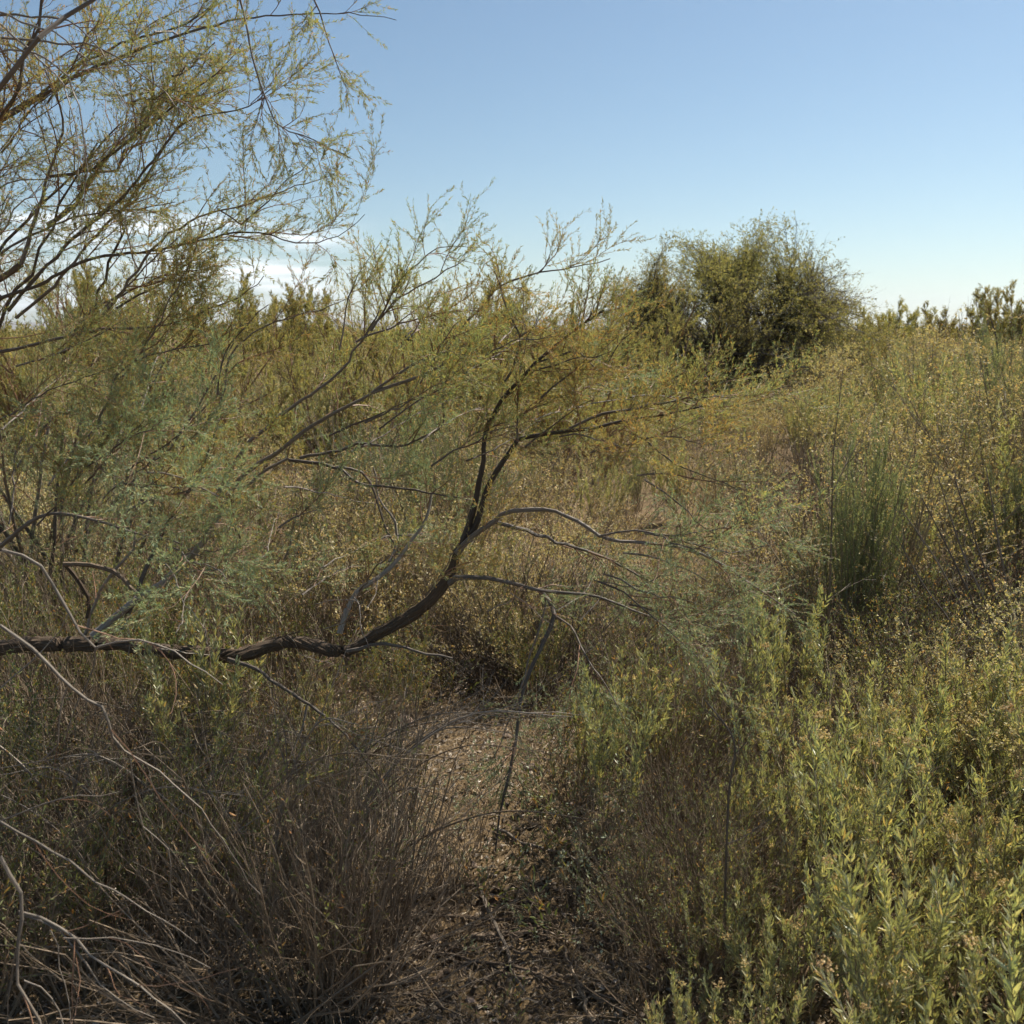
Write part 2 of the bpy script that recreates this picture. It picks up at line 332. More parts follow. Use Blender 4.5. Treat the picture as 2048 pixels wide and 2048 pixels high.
P = np.stack([c, c + np.stack([np.cos(a), np.sin(a), .25 * rng.standard_normal(len(x))], 1) * .01], 1); leaves(M, P, 1, .016, .005, .3, .8)
tag(put("leaf_litter", M.mesh("leaf_litter", M_LITTER)), "brown twig and leaf litter lying on the soil", kind="stuff")
M = Mesher(); x, y = scatter(420, -.55, .95, 2.15, 3.4); k = (np.sin(x * 7 + 1) * np.sin(y * 6) > -.1); x, y = x[k], y[k]
c = np.stack([x, y, gz(x, y)], 1); P = np.stack([c, c + np.stack([.02 * rng.standard_normal(len(x)), .02 * rng.standard_normal(len(x)), .025 + .05 * rng.random(len(x))], 1)], 1)
tubes(M, P, np.full((len(P), 2), .0008), 3); leaves(M, P, 230, .013, .0055, .9, .4)
tag(put("low_herbs", M.mesh("low_herbs", M_GREY)), "tiny grey green herbs creeping over the gravel", kind="stuff")

def stone_mesh(seed, sub=2):
    r_ = np.random.default_rng(seed); import bmesh
    b = bmesh.new(); bmesh.ops.create_icosphere(b, subdivisions=sub, radius=1)
    ax = unit(r_.standard_normal((14, 3))); dd = .62 + .34 * r_.random(14)
    for v in b.verts:
        c = np.array(v.co); c = c / np.linalg.norm(c)
        k = (ax @ c); s = min([1.0] + [dd[j] / k[j] for j in range(14) if k[j] > .3]); c = c * s
        v.co = (c[0] * (1.1 + .3 * r_.random() * 0), c[1] * .8, c[2] * .55)
    me = bpy.data.meshes.new("stone"); b.to_mesh(me); b.free(); me.materials.append(M_ROCK); return me
M_ROCK, n, l = mat_new("rock")
p = n.new("ShaderNodeBsdfPrincipled"); p.inputs["Roughness"].default_value = .85; tc = n.new("ShaderNodeTexCoord"); q = noise(9, 8, .7); oi = n.new("ShaderNodeObjectInfo")
r = ramp(n, [(.3, (.22, .15, .11)), (.55, (.36, .27, .21)), (.75, (.48, .40, .33))]); l.new(q.outputs[0], r.inputs[0])
hs = n.new("ShaderNodeHueSaturation"); l.new(r.outputs[0], hs.inputs["Color"]); mr = n.new("ShaderNodeMapRange"); l.new(oi.outputs["Random"], mr.inputs[0]); mr.inputs[3].default_value = .6; mr.inputs[4].default_value = 1.35; l.new(mr.outputs[0], hs.inputs["Value"])
l.new(hs.outputs[0], p.inputs["Base Color"]); bp = n.new("ShaderNodeBump"); bp.inputs["Strength"].default_value = .5; bp.inputs["Distance"].default_value = .1; l.new(q.outputs[0], bp.inputs["Height"]); l.new(bp.outputs[0], p.inputs["Normal"])
o = n.new("ShaderNodeOutputMaterial"); l.new(p.outputs[0], o.inputs[0])
sm = [stone_mesh(i) for i in range(5)]
def ground_at(fx, fy):
    a_ = at(fx, fy, 1.0) - CAM; t = 1.7
    for _ in range(30):
        pnt = CAM + a_ * t; t += (pnt[2] - float(gz(pnt[0], pnt[1]))) * 0.8 / max(-a_[2], .05) * .5
    return CAM + a_ * t
named = [(795, 1908, 10, "smooth white oval pebble at the bottom edge of the gravel strip"), (888, 1895, 13, "grey half buried stone among sticks at the bottom"),
         (843, 1622, 11, "pinkish round stone beside the foot of the dry stems"), (1005, 1450, 15, "brown wedge shaped rock in the middle of the gravel clearing"),
         (765, 1362, 20, "tan flat rock at the back left of the gravel clearing"), (1052, 1532, 13, "dark block of earth under the fallen diagonal stick"),
         (866, 1362, 11, "pale low stone right of the tan flat rock"), (605, 1560, 9, "pale round stone behind the dry stems on the left")]
for fx, fy, rp, lab in named:
    g = ground_at(fx, fy); Yd = g[1]; s = rp * 1.06 / FPX * np.hypot(Yd, 1.7)
    o = put("stone", sm[int(rng.integers(5))]); o.location = (g[0], g[1], g[2] + s * .22); o.scale = (s, s, s); o.rotation_euler = (0.1, 0.1, rng.random() * 6)
    tag(o, lab, "stone", "stones on the gravel strip")
for k in range(90):
    y = 1.9 + 4 * random.random() ** 1.2; x = random.uniform(-.9, .7)
    if not path_free(x, y): continue
    s = .009 + .017 * random.random() ** 2; o = put("stone", sm[k % 5]); o.location = (x, y, float(gz(x, y)) + s * .25); o.scale = (s, s, s * random.uniform(.7, 1.1)); o.rotation_euler = (random.uniform(-.3, .3), random.uniform(-.3, .3), random.random() * 6)
    tag(o, "small rounded desert stone lying loose on the gravel strip", "stone", "small loose stones on the gravel strip")

# fallen sticks, each a thing
def stick(fxa, fya, fxb, fyb, rpx, lab, mat=B_DRY, lift=.012, sag=.0, grp="fallen sticks on the gravel"):
    a_, b_ = ground_at(fxa, fya), ground_at(fxb, fyb); ts = np.linspace(0, 1, 12)[:, None]; P = a_ * (1 - ts) + b_ * ts
    P[:, 2] = gz(P[:, 0], P[:, 1]) + lift + sag * 4 * (ts * (1 - ts))[:, 0]; P += rng.standard_normal(P.shape) * .004
    P = catmull(P, 2); r_ = rpx * 1.06 / FPX * np.hypot(P[:, 1].mean(), 1.7); R = r_ * np.linspace(1, .5, len(P))
    M = Mesher(); tubes(M, P[None], R[None], 7, flute=.12); q, R2, _ = spawn(P[None], R[None], 3, .3, .95, .1, .5, .7, .2, r0=r_ * .5); q[:, :, 2] = np.maximum(q[:, :, 2], gz(q[:, :, 0], q[:, :, 1]) + .003); tubes(M, q, R2, 4)
    c0 = P[0].copy(); me = M.mesh("stick", mat); me.transform(__import__('mathutils').Matrix.Translation(-Vector(c0))); o = put("fallen_stick", me); o.location = c0
    tag(o, lab, "stick", grp)
for s_ in [(905, 1690, 985, 1880, 4.5, "long bleached stick pointing down the gravel strip", B_GREY), (735, 1765, 905, 1800, 4, "dark straight stick lying across the gravel under the dry stems", B_TRUNK),
           (760, 1722, 1010, 1745, 4.5, "thick brown stick lying level across the middle of the litter", B_TRUNK), (890, 1775, 1000, 1768, 8, "short split brown log piece in the litter", B_TRUNK),
           (755, 1790, 1180, 1900, 3.5, "thin dark stick slanting down to the bottom right of the strip", B_TRUNK), (1120, 1935, 1060, 1790, 4, "pale stick standing off the ground at the bottom right", B_DRY),
           (935, 1570, 1150, 1660, 3.2, "grey stick slanting across the back of the clearing", B_GREY), (1085, 1860, 1190, 1925, 3.5, "short pale stick by the right edge of the strip", B_DRY),
           (745, 1705, 905, 1670, 5, "curved brown stick at the top of the litter patch", B_TRUNK), (860, 1830, 770, 1885, 5, "crumbling brown stick beside the dark stems", B_TRUNK),
           (905, 1700, 1075, 1730, 6, "long dark stick with a broken end in the middle of the strip", B_TRUNK), (730, 1840, 770, 1700, 3.5, "pale stick leaning at the foot of the dry stems", B_DRY)]:
    stick(*s_)
for k in range(120):
    fx = random.uniform(740, 1180); fy = random.uniform(1680, 1930); dx = random.uniform(-110, 110)
    stick(fx, fy, fx + dx, fy + random.uniform(-25, 25), random.uniform(1, 3.2), "thin brown stick lying in the tangle of litter on the strip", random.choice([B_TRUNK, B_DRY, B_TRUNK]), .008 + .01 * random.random(), grp="thin sticks in the litter patch")

# ------------------------------------------------------------------ shrub prototypes (each at its own origin)
def stems0(n, h, spread, K=7, r=.006, base=.05, wig=.06, up=.05, tilt=None):
    a = rng.random(n) * 6.283; b = base * np.sqrt(rng.random(n)); P = np.zeros((n, K, 3)); P[:, 0, 0] = np.cos(a) * b; P[:, 0, 1] = np.sin(a) * b; P[:, 0, 2] = -.02
    a = a + .5 * rng.standard_normal(n); t = spread * np.sqrt(rng.random(n)); d = np.stack([np.cos(a) * np.sin(t), np.sin(a) * np.sin(t), np.cos(t)], 1)
    if tilt is not None: d = unit(d + np.array(tilt))
    l = h * (.7 + .4 * rng.random(n))
    for k in range(1, K): d = unit(d + wig * rng.standard_normal((n, 3)) + np.array([0, 0, up])); P[:, k] = P[:, k - 1] + d * (l / (K - 1))[:, None]
    return P, r * (.7 + .5 * rng.random(n))[:, None] * np.linspace(1, .35, K)[None]

def P_salt(h=1.0, wdt=1.0, leafn=1.0, seeds=.5, big=1.0, mat=None):
    S = Mesher(); Lf = Mesher(); Sd = Mesher()
    P, R = stems0(16, h * .95, wdt, r=.007 * h, base=.10 * h); tubes(S, P, R, 4)
    A, RA, _ = spawn(P, R, (9, 0), .25, 1, .36 * h, .4, .7, .25, 5, .15, .12, .0035 * h); tubes(S, A, RA, 3)
    B, RB, _ = spawn(A, RA, (13, 0), .15, 1, .17 * h, .4, .75, .3, 4, .10, .12, .0018 * h); tubes(S, B, RB, 3)
    leaves(Lf, B, 100 * leafn, .0155 * big, .0092 * big, .9, .4, dry=.07); leaves(Lf, A, 40 * leafn, .017 * big, .010 * big, .9, .4, dry=.1)
    parts = [("stems", S.mesh("saltbush_stems", B_STALK)), ("leaves", Lf.mesh("saltbush_leaves", mat or M_SALT))]
    if seeds:
        k = rng.random(len(B)) < .22 * seeds; T = B[k][:, -1]; kk = 7; C = np.repeat(T, kk, 0) + rng.standard_normal((len(T) * kk, 3)) * np.array([.011, .011, .02]); blobs(Sd, C, .0042)
        parts.append(("seed_heads", Sd.mesh("saltbush_seeds", M_SEED)))
    return parts
def P_arrow(h=.75, n=7, spread=.32, dens=190, ll=.036, lw=.0066, flower=.10, base=.06, bare=.15, bushy=1.0):
    S = Mesher(); Lf = Mesher(); Sd = Mesher()
    P, R = stems0(n, h, spread, r=.0032, base=base, wig=.05, up=.07); tubes(S, P, R, 5)
    A, RA, _ = spawn(P, R, 7 * bushy, .35, .92, .20 * h / .75, .35, .5, .15, 5, .30, .06, .0018); tubes(S, A, RA, 4)
    leaves(Lf, P, dens, ll, lw, .52, .17, t0=bare, fold=True, curl=-.12, dry=.06); leaves(Lf, A, dens * 1.15, ll * .85, lw * .85, .45, .17, fold=True, curl=-.1, dry=.05)
    parts = [("stems", S.mesh("arrowweed_stems", B_STALK)), ("leaves", Lf.mesh("arrowweed_leaves", M_ARROW))]
    if flower:
        T = np.concatenate([P[:, -1], A[:, -1]]); T = T[rng.random(len(T)) < flower]
        for tp in T[:14]:
            Sd = Mesher(); C = tp + rng.standard_normal((30, 3)) * np.array([.011, .011, .007]) + np.array([0, 0, .008]); blobs(Sd, C, .0038); parts.append(("flower_head", Sd.mesh("arrowweed_flower", M_SEED)))
    return parts
def P_broom(h=1.3, n=26, mat=None, big=1.0, spread=.24, dens=1.0):
    S = Mesher(); Lf = Mesher(); P, R = stems0(n, h, spread, r=.005, base=.14, wig=.07, up=.06); tubes(S, P, R, 4)
    A, RA, _ = spawn(P, R, (14, 0), .2, .98, .34, .35, .38, .1, 5, .35, .05, .0018); tubes(Lf, A, RA * .8, 3)
    leaves(Lf, A, 150 * dens, .02 * big, .0036 * big, .4, .2); leaves(Lf, P, 120, .018 * big, .0034 * big, .4, .15, t0=.25)
    return [("stems", S.mesh("broom_stems", B_STALK)), ("leaves", Lf.mesh("broom_leaves", mat or M_BROOM))]
def P_dry(h=.9, n=34, spread=.5, base=.12, leaf=0.0, fine=1.0, tilt=None, r=.0034, mat=None, wig=.08):
    S = Mesher(); P, R = stems0(n, h, spread, r=r, base=base, wig=wig, up=.03, tilt=tilt); tubes(S, P, R, 4)
    A, RA, _ = spawn(P, R, (6 * fine, 0), .2, .98, .34 * h, .5, .55, .25, 5, .06, .14, .0017); tubes(S, A, RA, 3)
    B, RB, _ = spawn(A, RA, (9 * fine, 0), .1, 1, .12 * h, .5, .7, .3, 4, .03, .18, .0010, rmin=.0005); tubes(S, B, RB, 3)
    parts = [("stems", S.mesh("dry_stems", mat or B_DRY))]
    if leaf:
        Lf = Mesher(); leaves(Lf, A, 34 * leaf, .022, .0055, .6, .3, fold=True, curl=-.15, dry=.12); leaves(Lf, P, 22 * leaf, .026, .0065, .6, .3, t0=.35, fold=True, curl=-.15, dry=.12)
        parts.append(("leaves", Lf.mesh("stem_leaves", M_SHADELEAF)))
    return parts
def P_tam(h=2.2, n=14, spread=.75, big=1.0, dens=1.0, mat=None, base=.15, r=.018):
    S = Mesher(); Lf = Mesher(); P, R = stems0(n, h, spread, K=8, r=r, base=base, wig=.09, up=.04); tubes(S, P, R, 5)
    A, RA, _ = spawn(P, R, (7 * dens, 0), .2, 1, .5 * h / 2.2, .4, .55, .2, 5, .25, .1, .006); tubes(S, A, RA, 3)
    B, RB, _ = spawn(A, RA, (14 * dens, 0), .15, 1, .22 * h / 2.2, .4, .55, .2, 4, .22, .1, .0028); tubes(S, B, RB, 3)
    leaves(Lf, B, 120 * dens, .045 * big, .0085 * big, .5, .25, dry=.05)
    return [("stems", S.mesh("tamarisk_stems", B_RED)), ("foliage", Lf.mesh("tamarisk_sprays", mat or M_TAMFAR))]

def proto(name, parts):
    o = empty(name)
    for nm, me in parts: put(nm, me, o)
    return o
class Kind:
    def __init__(s, name, cat, variants): s.name = name; s.cat = cat; s.v = variants; s.used = [False] * len(variants)
    def place(s, k, x, y, sc, rz, label, group, z=None, tilt=(0, 0), sz=1.0):
        k = k % len(s.v); nm = s.name
        o = empty(nm)
        for pn, me in s.v[k]: put(pn, me, o)
        o.location = (x, y, float(gz(x, y)) - .01 if z is None else z); o.rotation_euler = (tilt[0], tilt[1], rz); o.scale = (sc, sc, sc * sz)
        return tag(o, label, s.cat, group)
SALT = Kind("saltbush", "shrub", [P_salt(1.0, 1.0, 1, .9), P_salt(.9, 1.15, 1.1, .3), P_salt(1.1, .9, .8, 1.8), P_salt(.85, 1.2, .9, .7)])
SALTF = Kind("saltbush", "shrub", [P_salt(1.1, 1.0, .55, 1.8, 1.7), P_salt(1.0, 1.15, .5, 1.0, 1.7)])
ARROW = Kind("arrowweed_plant", "leafy shrub", [P_arrow(.75, 5, .3, 165, bare=.3, bushy=.8), P_arrow(.62, 7, .42, 150, bare=.2), P_arrow(.85, 4, .22, 165, flower=.3, bare=.35, bushy=.8), P_arrow(.5, 7, .55, 150, flower=.15), P_arrow(.7, 4, .3, 130, .042, .0095, bare=.3, bushy=.6), P_arrow(.8, 5, .26, 185, flower=0, bare=.3, bushy=.5), P_arrow(.9, 4, .6, 120, .040, .008, flower=.3, bare=.45, bushy=.5), P_arrow(.6, 10, .7, 130, .03, .006, flower=.1, bare=.1), P_arrow(.75, 3, .4, 90, .036, .007, flower=.35, bare=.5, bushy=.9)])
ARROWM = Kind("arrowweed_bush", "shrub", [P_arrow(1.0, 18, .55, 170, .036, .008, .5, .15, .3), P_arrow(1.1, 16, .45, 170, .036, .008, .2, .15, .3), P_arrow(.95, 20, .6, 150, .036, .008, .8, .15, .3)])
BROOM = Kind("broom_shrub", "shrub", [P_broom(1.25), P_broom(1.1, 20), P_broom(1.3, 14), P_broom(1.25, 20, spread=.11, dens=1.6)])
DRY = Kind("dry_bush", "dry shrub", [P_dry(.85, 42, .9, .12), P_dry(.8, 50, 1.1, .15, fine=1.3), P_dry(1.0, 36, .7, .12, leaf=.5), P_dry(.95, 40, .8, .1, leaf=1.2)])
STEM = Kind("dry_stem_clump", "stem clump", [P_dry(1.0, 24, .34, .12, leaf=0, fine=.8, r=.0042, wig=.10), P_dry(.95, 26, .40, .12, leaf=1.0, fine=.9, r=.0038, wig=.10), P_dry(.85, 34, .45, .14, leaf=2.0), P_dry(.8, 40, 1.15, .16, leaf=0, fine=1.2, r=.0045, wig=.14), P_dry(1.05, 24, .3, .1, leaf=4.0)])
TAMF = Kind("tamarisk_bush", "tamarisk", [P_tam(), P_tam(2.0, 12, .95), P_tam(2.5, 12, .55, dens=.9)])
TAMFF = Kind("tamarisk_tree", "tree", [P_tam(2.9, 13, .7, 2.4, .8, base=.3, r=.03), P_tam(2.7, 14, .9, 2.4, .8, base=.4, r=.03), P_tam(3.1, 10, .6, 2.4, .8, base=.3, r=.03)])

rng = np.random.default_rng(13); random.seed(13)
# ------------------------------------------------------------------ right foreground: leafy arrowweed in full sun
pts = []
def far_enough(x, y, d, P): return all((x - a) ** 2 + (y - b) ** 2 > d * d for a, b in P)
tries = 0
while len(pts) < 240 and tries < 6000:
    tries += 1; y = random.uniform(1.25, 3.5); x = random.uniform(.2, .62 * y + .5)
    if y > 3.05 or x < .36 + .33 * (y - 1.7) or not far_enough(x, y, .108, pts): continue
    pts.append((x, y))
adj = ["tall upright", "short bushy", "flower topped", "low spreading", "broad leaved", "slender flowerless", "leaning sparse", "wide low", "thin leaved"]
for i, (x, y) in enumerate(pts):
    k = int(rng.integers(9)); sc = random.uniform(.5, .85) * (1.28 if random.random() < .3 else 1) * np.interp(y, [1.2, 2, 2.8, 3.5], [.8, .88, .8, .72]) * np.interp(x - .33 * (y - 1.7), [.36, .6, 1.2], [.5, .9, 1.22])
    ARROW.place(k, x, y, sc, random.random() * 6.28, f"{adj[k]} grey green arrowweed plant in the sunlit patch at bottom right", "arrowweed plants at bottom right " + adj[k], tilt=(random.uniform(-.1, .1), random.uniform(-.12, .12)))
for i, (x, y, sc) in enumerate([(1.72, 2.5, .62), (1.9, 2.95, .68), (1.5, 3.0, .52)]):
    SALT.place(2, x, y, sc, i, ["tallest golden seeded saltbush at the right edge", "golden saltbush behind the right edge arrowweed", "golden saltbush before the dark dry brush"][i], "golden saltbushes among the arrowweed")
for i, (x, y) in enumerate([(.75, 2.0), (.95, 2.6), (1.2, 1.8), (1.35, 2.4), (.8, 2.9), (1.1, 2.2), (.6, 2.3), (1.6, 2.4)]):
    DRY.place(i % 3, x, y, .55, i, "leafless brown twiggy bush hidden among the sunlit arrowweed", "bare bushes among the arrowweed")
# grey herbs between strip and arrowweed
GREYH = Kind("grey_herb", "herb", [P_salt(.32, 1.3, 1.2, 0, .8, M_GREY), P_salt(.28, 1.4, 1.2, 0, .75, M_GREY)])
for i, (x, y) in enumerate([(.33, 2.25), (.45, 2.45), (.30, 2.62), (.55, 2.2), (.40, 2.05), (.62, 2.6), (.50, 2.8), (.28, 2.4), (.22, 2.85)]):
    GREYH.place(i, x, y, random.uniform(.8, 1.15), i, "low silvery grey herb at the right edge of the gravel strip", "silvery herbs along the gravel strip")
# dry brush behind the arrowweed
pd = []
for i in range(900):
    y = random.uniform(2.7, 5.2); x = random.uniform(.35, .62 * y + .5)
    if x < .42 + .1 * (y - 2.6) or not far_enough(x, y, .30, pd): continue
    pd.append((x, y))
    k = int(rng.choice([0, 1, 2, 3])); DRY.place(k, x, y, random.uniform(.55, .8), random.random() * 6.28, ["brown bare twiggy", "spreading brown twiggy", "brown sparsely leaved", "green flecked brown"][k] + " dry bush behind the sunlit arrowweed", "dry bushes behind the arrowweed " + str(k), sz=.9)

def solo(name, cat, label, lines, mat, per=5, ln=.2, grp=None):
    M = Mesher(); base = np.array(lines[0][0][0], float)
    for P, r0, r1 in lines:
        Pc = catmull(P, 6); R = np.linspace(r0, r1, len(Pc)); tubes(M, Pc[None], R[None], 6, flute=.08)
        q, R2, _ = spawn(Pc[None], R[None], per, .25, .98, ln, .5, .6, .2, 6, .1, .12, .002); tubes(M, q, R2, 3); q2, R3, _ = spawn(q, R2, 3, .2, .95, ln * .4, .4, .6, .2, 4, .1, .12, .001); tubes(M, q2, R3, 3)
    me = M.mesh(name, mat); base[2] = float(gz(base[0], base[1])); me.transform(__import__('mathutils').Matrix.Translation(-Vector(base))); o = put(name, me); o.location = base; return tag(o, label, cat, grp)
rng = np.random.default_rng(14); random.seed(14)
# ------------------------------------------------------------------ left foreground: dark thicket of dry stems
ps = []
for i in range(2500):
    y = random.uniform(1.95, 4.6); x = random.uniform(-.62 * y - .5, -.22)
    if x > np.interp(y, [1.5, 2.2, 3, 3.6, 4.8], [-.27, -.36, -.64, -1.0, -1.12]) or not far_enough(x, y, .165, ps): continue
    ps.append((x, y))
    k = int(rng.choice(5, p=[.22, .20, .12, .36, .10])); lab = ["bare grey brown", "sparsely leaved brown", "dark green leaved", "tangled brown", "leafy green"][k]
    STEM.place(k, x, y, random.uniform(.75, 1.02) * (min(.80, .98 * (1.7 - .41 * y)) if y < 3.0 else .72), random.random() * 6.28, lab + " stem clump in the shaded thicket at left", "stem clumps of the left thicket, " + lab, tilt=(random.uniform(-.12, .12), random.uniform(-.05, .16)))
for i, (fx, fy) in enumerate([(655, 1905), (690, 1885), (628, 1925), (600, 1880), (575, 1925)]):
    g = ground_at(fx, fy); STEM.place([0, 0, 1, 0, 3][i], g[0], g[1], .72, i * 1.3, ["dense dark bundle of bare stems at the bottom edge left of the strip", "bare stem bundle leaning over the left edge of the strip",
        "brown leafy stem bundle at the bottom edge", "bare stem bundle behind the bottom left stems", "tangled brown stem bundle at the bottom edge"][i], "stem bundles beside the gravel strip", tilt=(0, .12))
for i, (x, y, sc, k) in enumerate([(-1.15, 4.2, .8, 3), (-.85, 4.45, .85, 1), (-.5, 4.25, .72, 2), (-.2, 4.5, .8, 0), (.08, 4.2, .75, 3), (.35, 4.4, .8, 1), (.55, 3.95, .7, 2), (-1.0, 3.8, .6, 0)]):
    DRY.place(k, x, y, sc, i * 1.1, ["leafy brown bush at the back left of the clearing", "wide twiggy bush behind the clearing", "dark twiggy bush under the bend of the trunk", "bare twiggy bush at the very back of the clearing", "leafy dark bush under the low dark branch", "wide bare bush under the arching branch", "brown bush at the back right of the clearing", "low bare bush at the left rim of the clearing"][i], "bushes closing the back of the clearing")
for i, (x, y, sc) in enumerate([(-.05, 4.25, .7), (.25, 4.6, .8), (-.65, 4.6, .75), (-.3, 4.75, .8)]):
    SALT.place(i, x, y, sc, i, ["low saltbush under the low dark branch", "saltbush behind the arching branch", "saltbush behind the bend of the trunk", "saltbush at the back of the clearing"][i], "saltbushes behind the clearing")
HOLL = Kind("dark_dead_bush", "dry shrub", [P_dry(.7, 46, 1.0, .15, fine=1.7, r=.004, mat=B_DARK)])  # added bushes; their dark bark stands in for the shade of the hollow
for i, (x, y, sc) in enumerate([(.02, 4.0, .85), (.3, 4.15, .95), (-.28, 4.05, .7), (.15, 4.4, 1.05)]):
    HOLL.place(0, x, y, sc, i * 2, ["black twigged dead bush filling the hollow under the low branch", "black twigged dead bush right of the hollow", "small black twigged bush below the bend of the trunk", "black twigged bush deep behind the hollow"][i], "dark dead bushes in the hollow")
TUFT = Kind("dry_tuft", "dry herb", [P_dry(.16, 16, 1.0, .03, fine=3, r=.0011), P_dry(.22, 12, .8, .03, leaf=1, fine=3, r=.0012), P_dry(.3, 9, .6, .03, fine=2, r=.0016)])
for i in range(130):
    y = random.uniform(1.9, 4.3); x = random.uniform(-.95, .75)
    if not path_free(x, y) and not (.25 < x < .6): continue
    if x < .28 and random.random() < .45: continue
    k = int(rng.integers(3)); TUFT.place(k, x, y, random.uniform(.6, 1.3), i, ["tiny dry tuft", "small leafy dry tuft", "thin dry sprig"][k] + " growing on the gravel strip", "dry tufts on the gravel strip " + str(k))
for i, (x, y, sc, k) in enumerate([(-.42, 2.35, .5, 0), (-.38, 2.7, .45, 1), (-.62, 2.95, .5, 0), (-.75, 3.3, .5, 2), (-.36, 3.1, .35, 0), (-.2, 2.45, .35, 0), (-.75, 3.6, .6, 1), (-.45, 3.55, .5, 4), (.22, 2.9, .42, 1), (.2, 3.5, .4, 0), (.34, 3.2, .5, 2), (.12, 3.85, .45, 4), (.26, 2.5, .38, 0)]):
    STEM.place(k, x, y, sc, i * 1.9, ["short bare stem clump on the left rim of the strip, nearest one", "short leafy stem clump at the left rim of the strip", "bare stem clump leaning over the left of the clearing", "green flecked clump at the left of the clearing", "thin bare stem clump standing inside the clearing", "smallest bare stem clump on the gravel strip", "leafy clump at the back left rim of the clearing", "leafy green clump inside the back of the clearing", "leafy clump at the right rim of the strip", "bare clump near the back right of the clearing", "green clump at the right side of the clearing", "leafy green clump under the hanging branch", "small bare clump at the right rim of the strip"][i], "stem clumps growing on the gravel strip", tilt=(random.uniform(-.15, .15), random.uniform(-.1, .2)))
for i in range(30):
    x = random.uniform(.34, .75); y = random.uniform(1.9, 3.7)
    DRY.place(i % 4, x + .15 * (y - 2), y, random.uniform(.32, .5), i, ["brown bare twiggy", "spreading brown twiggy", "brown sparsely leaved", "green flecked brown"][i % 4] + " low bush along the right edge of the gravel strip", "low dry bushes along the strip " + str(i % 4))
for k in range(60):
    y0 = random.uniform(2.1, 3.2); x0 = random.uniform(-.6 * y0 - .1, -.45); a = random.uniform(-1.2, 1.2); L_ = random.uniform(.5, .95); hh = min(.85, (1.7 - .41 * y0)) * random.uniform(.6, 1.05)
    Pq = [np.array([x0, y0, float(gz(x0, y0)) - .02]), np.array([x0 + a * .15, y0 - .05, hh * .55]), np.array([x0 + a * .38, y0 - .12, hh * .9]), np.array([x0 + a * .62, y0 - .2, hh * .95])]
    solo("bare_cane", "dead plant", "grey leafless cane arching through the shaded thicket at left", [(Pq, random.uniform(.0025, .0055), .001)], B_DRY if k % 2 else B_GREY, 9, .28, "canes arching through the left thicket")
# bright leafy shoots inside the thicket and clearing
for i, (fx, fy, sc) in enumerate([(1130, 1560, .62), (1170, 1600, .6), (1190, 1500, .66), (1110, 1490, .5), (610, 1420, .6), (430, 1500, .9), (380, 1560, .85), (1400, 1450, .75), (1460, 1420, .8), (1500, 1400, .7)]):
    g = ground_at(fx, fy); ARROW.place([0, 5, 2, 4, 3, 5, 0, 5, 0, 5][i], g[0], g[1], sc * 1.15, i, ["upright leafy shoot right of the hanging branch", "tall leafy shoot by the right edge of the clearing", "leafy shoot with yellow tips behind the right edge", "broad leaved shoot at the back right of the clearing",
        "small leafy shoot at the left rim of the clearing", "green leafy shoot under the horizontal trunk", "leafy shoot deep in the left thicket", "leafy shoot in front of the brown bushes", "green shoot between the brown bushes", "leafy shoot before the dry brush on the right"][i], "leafy shoots among the brush")

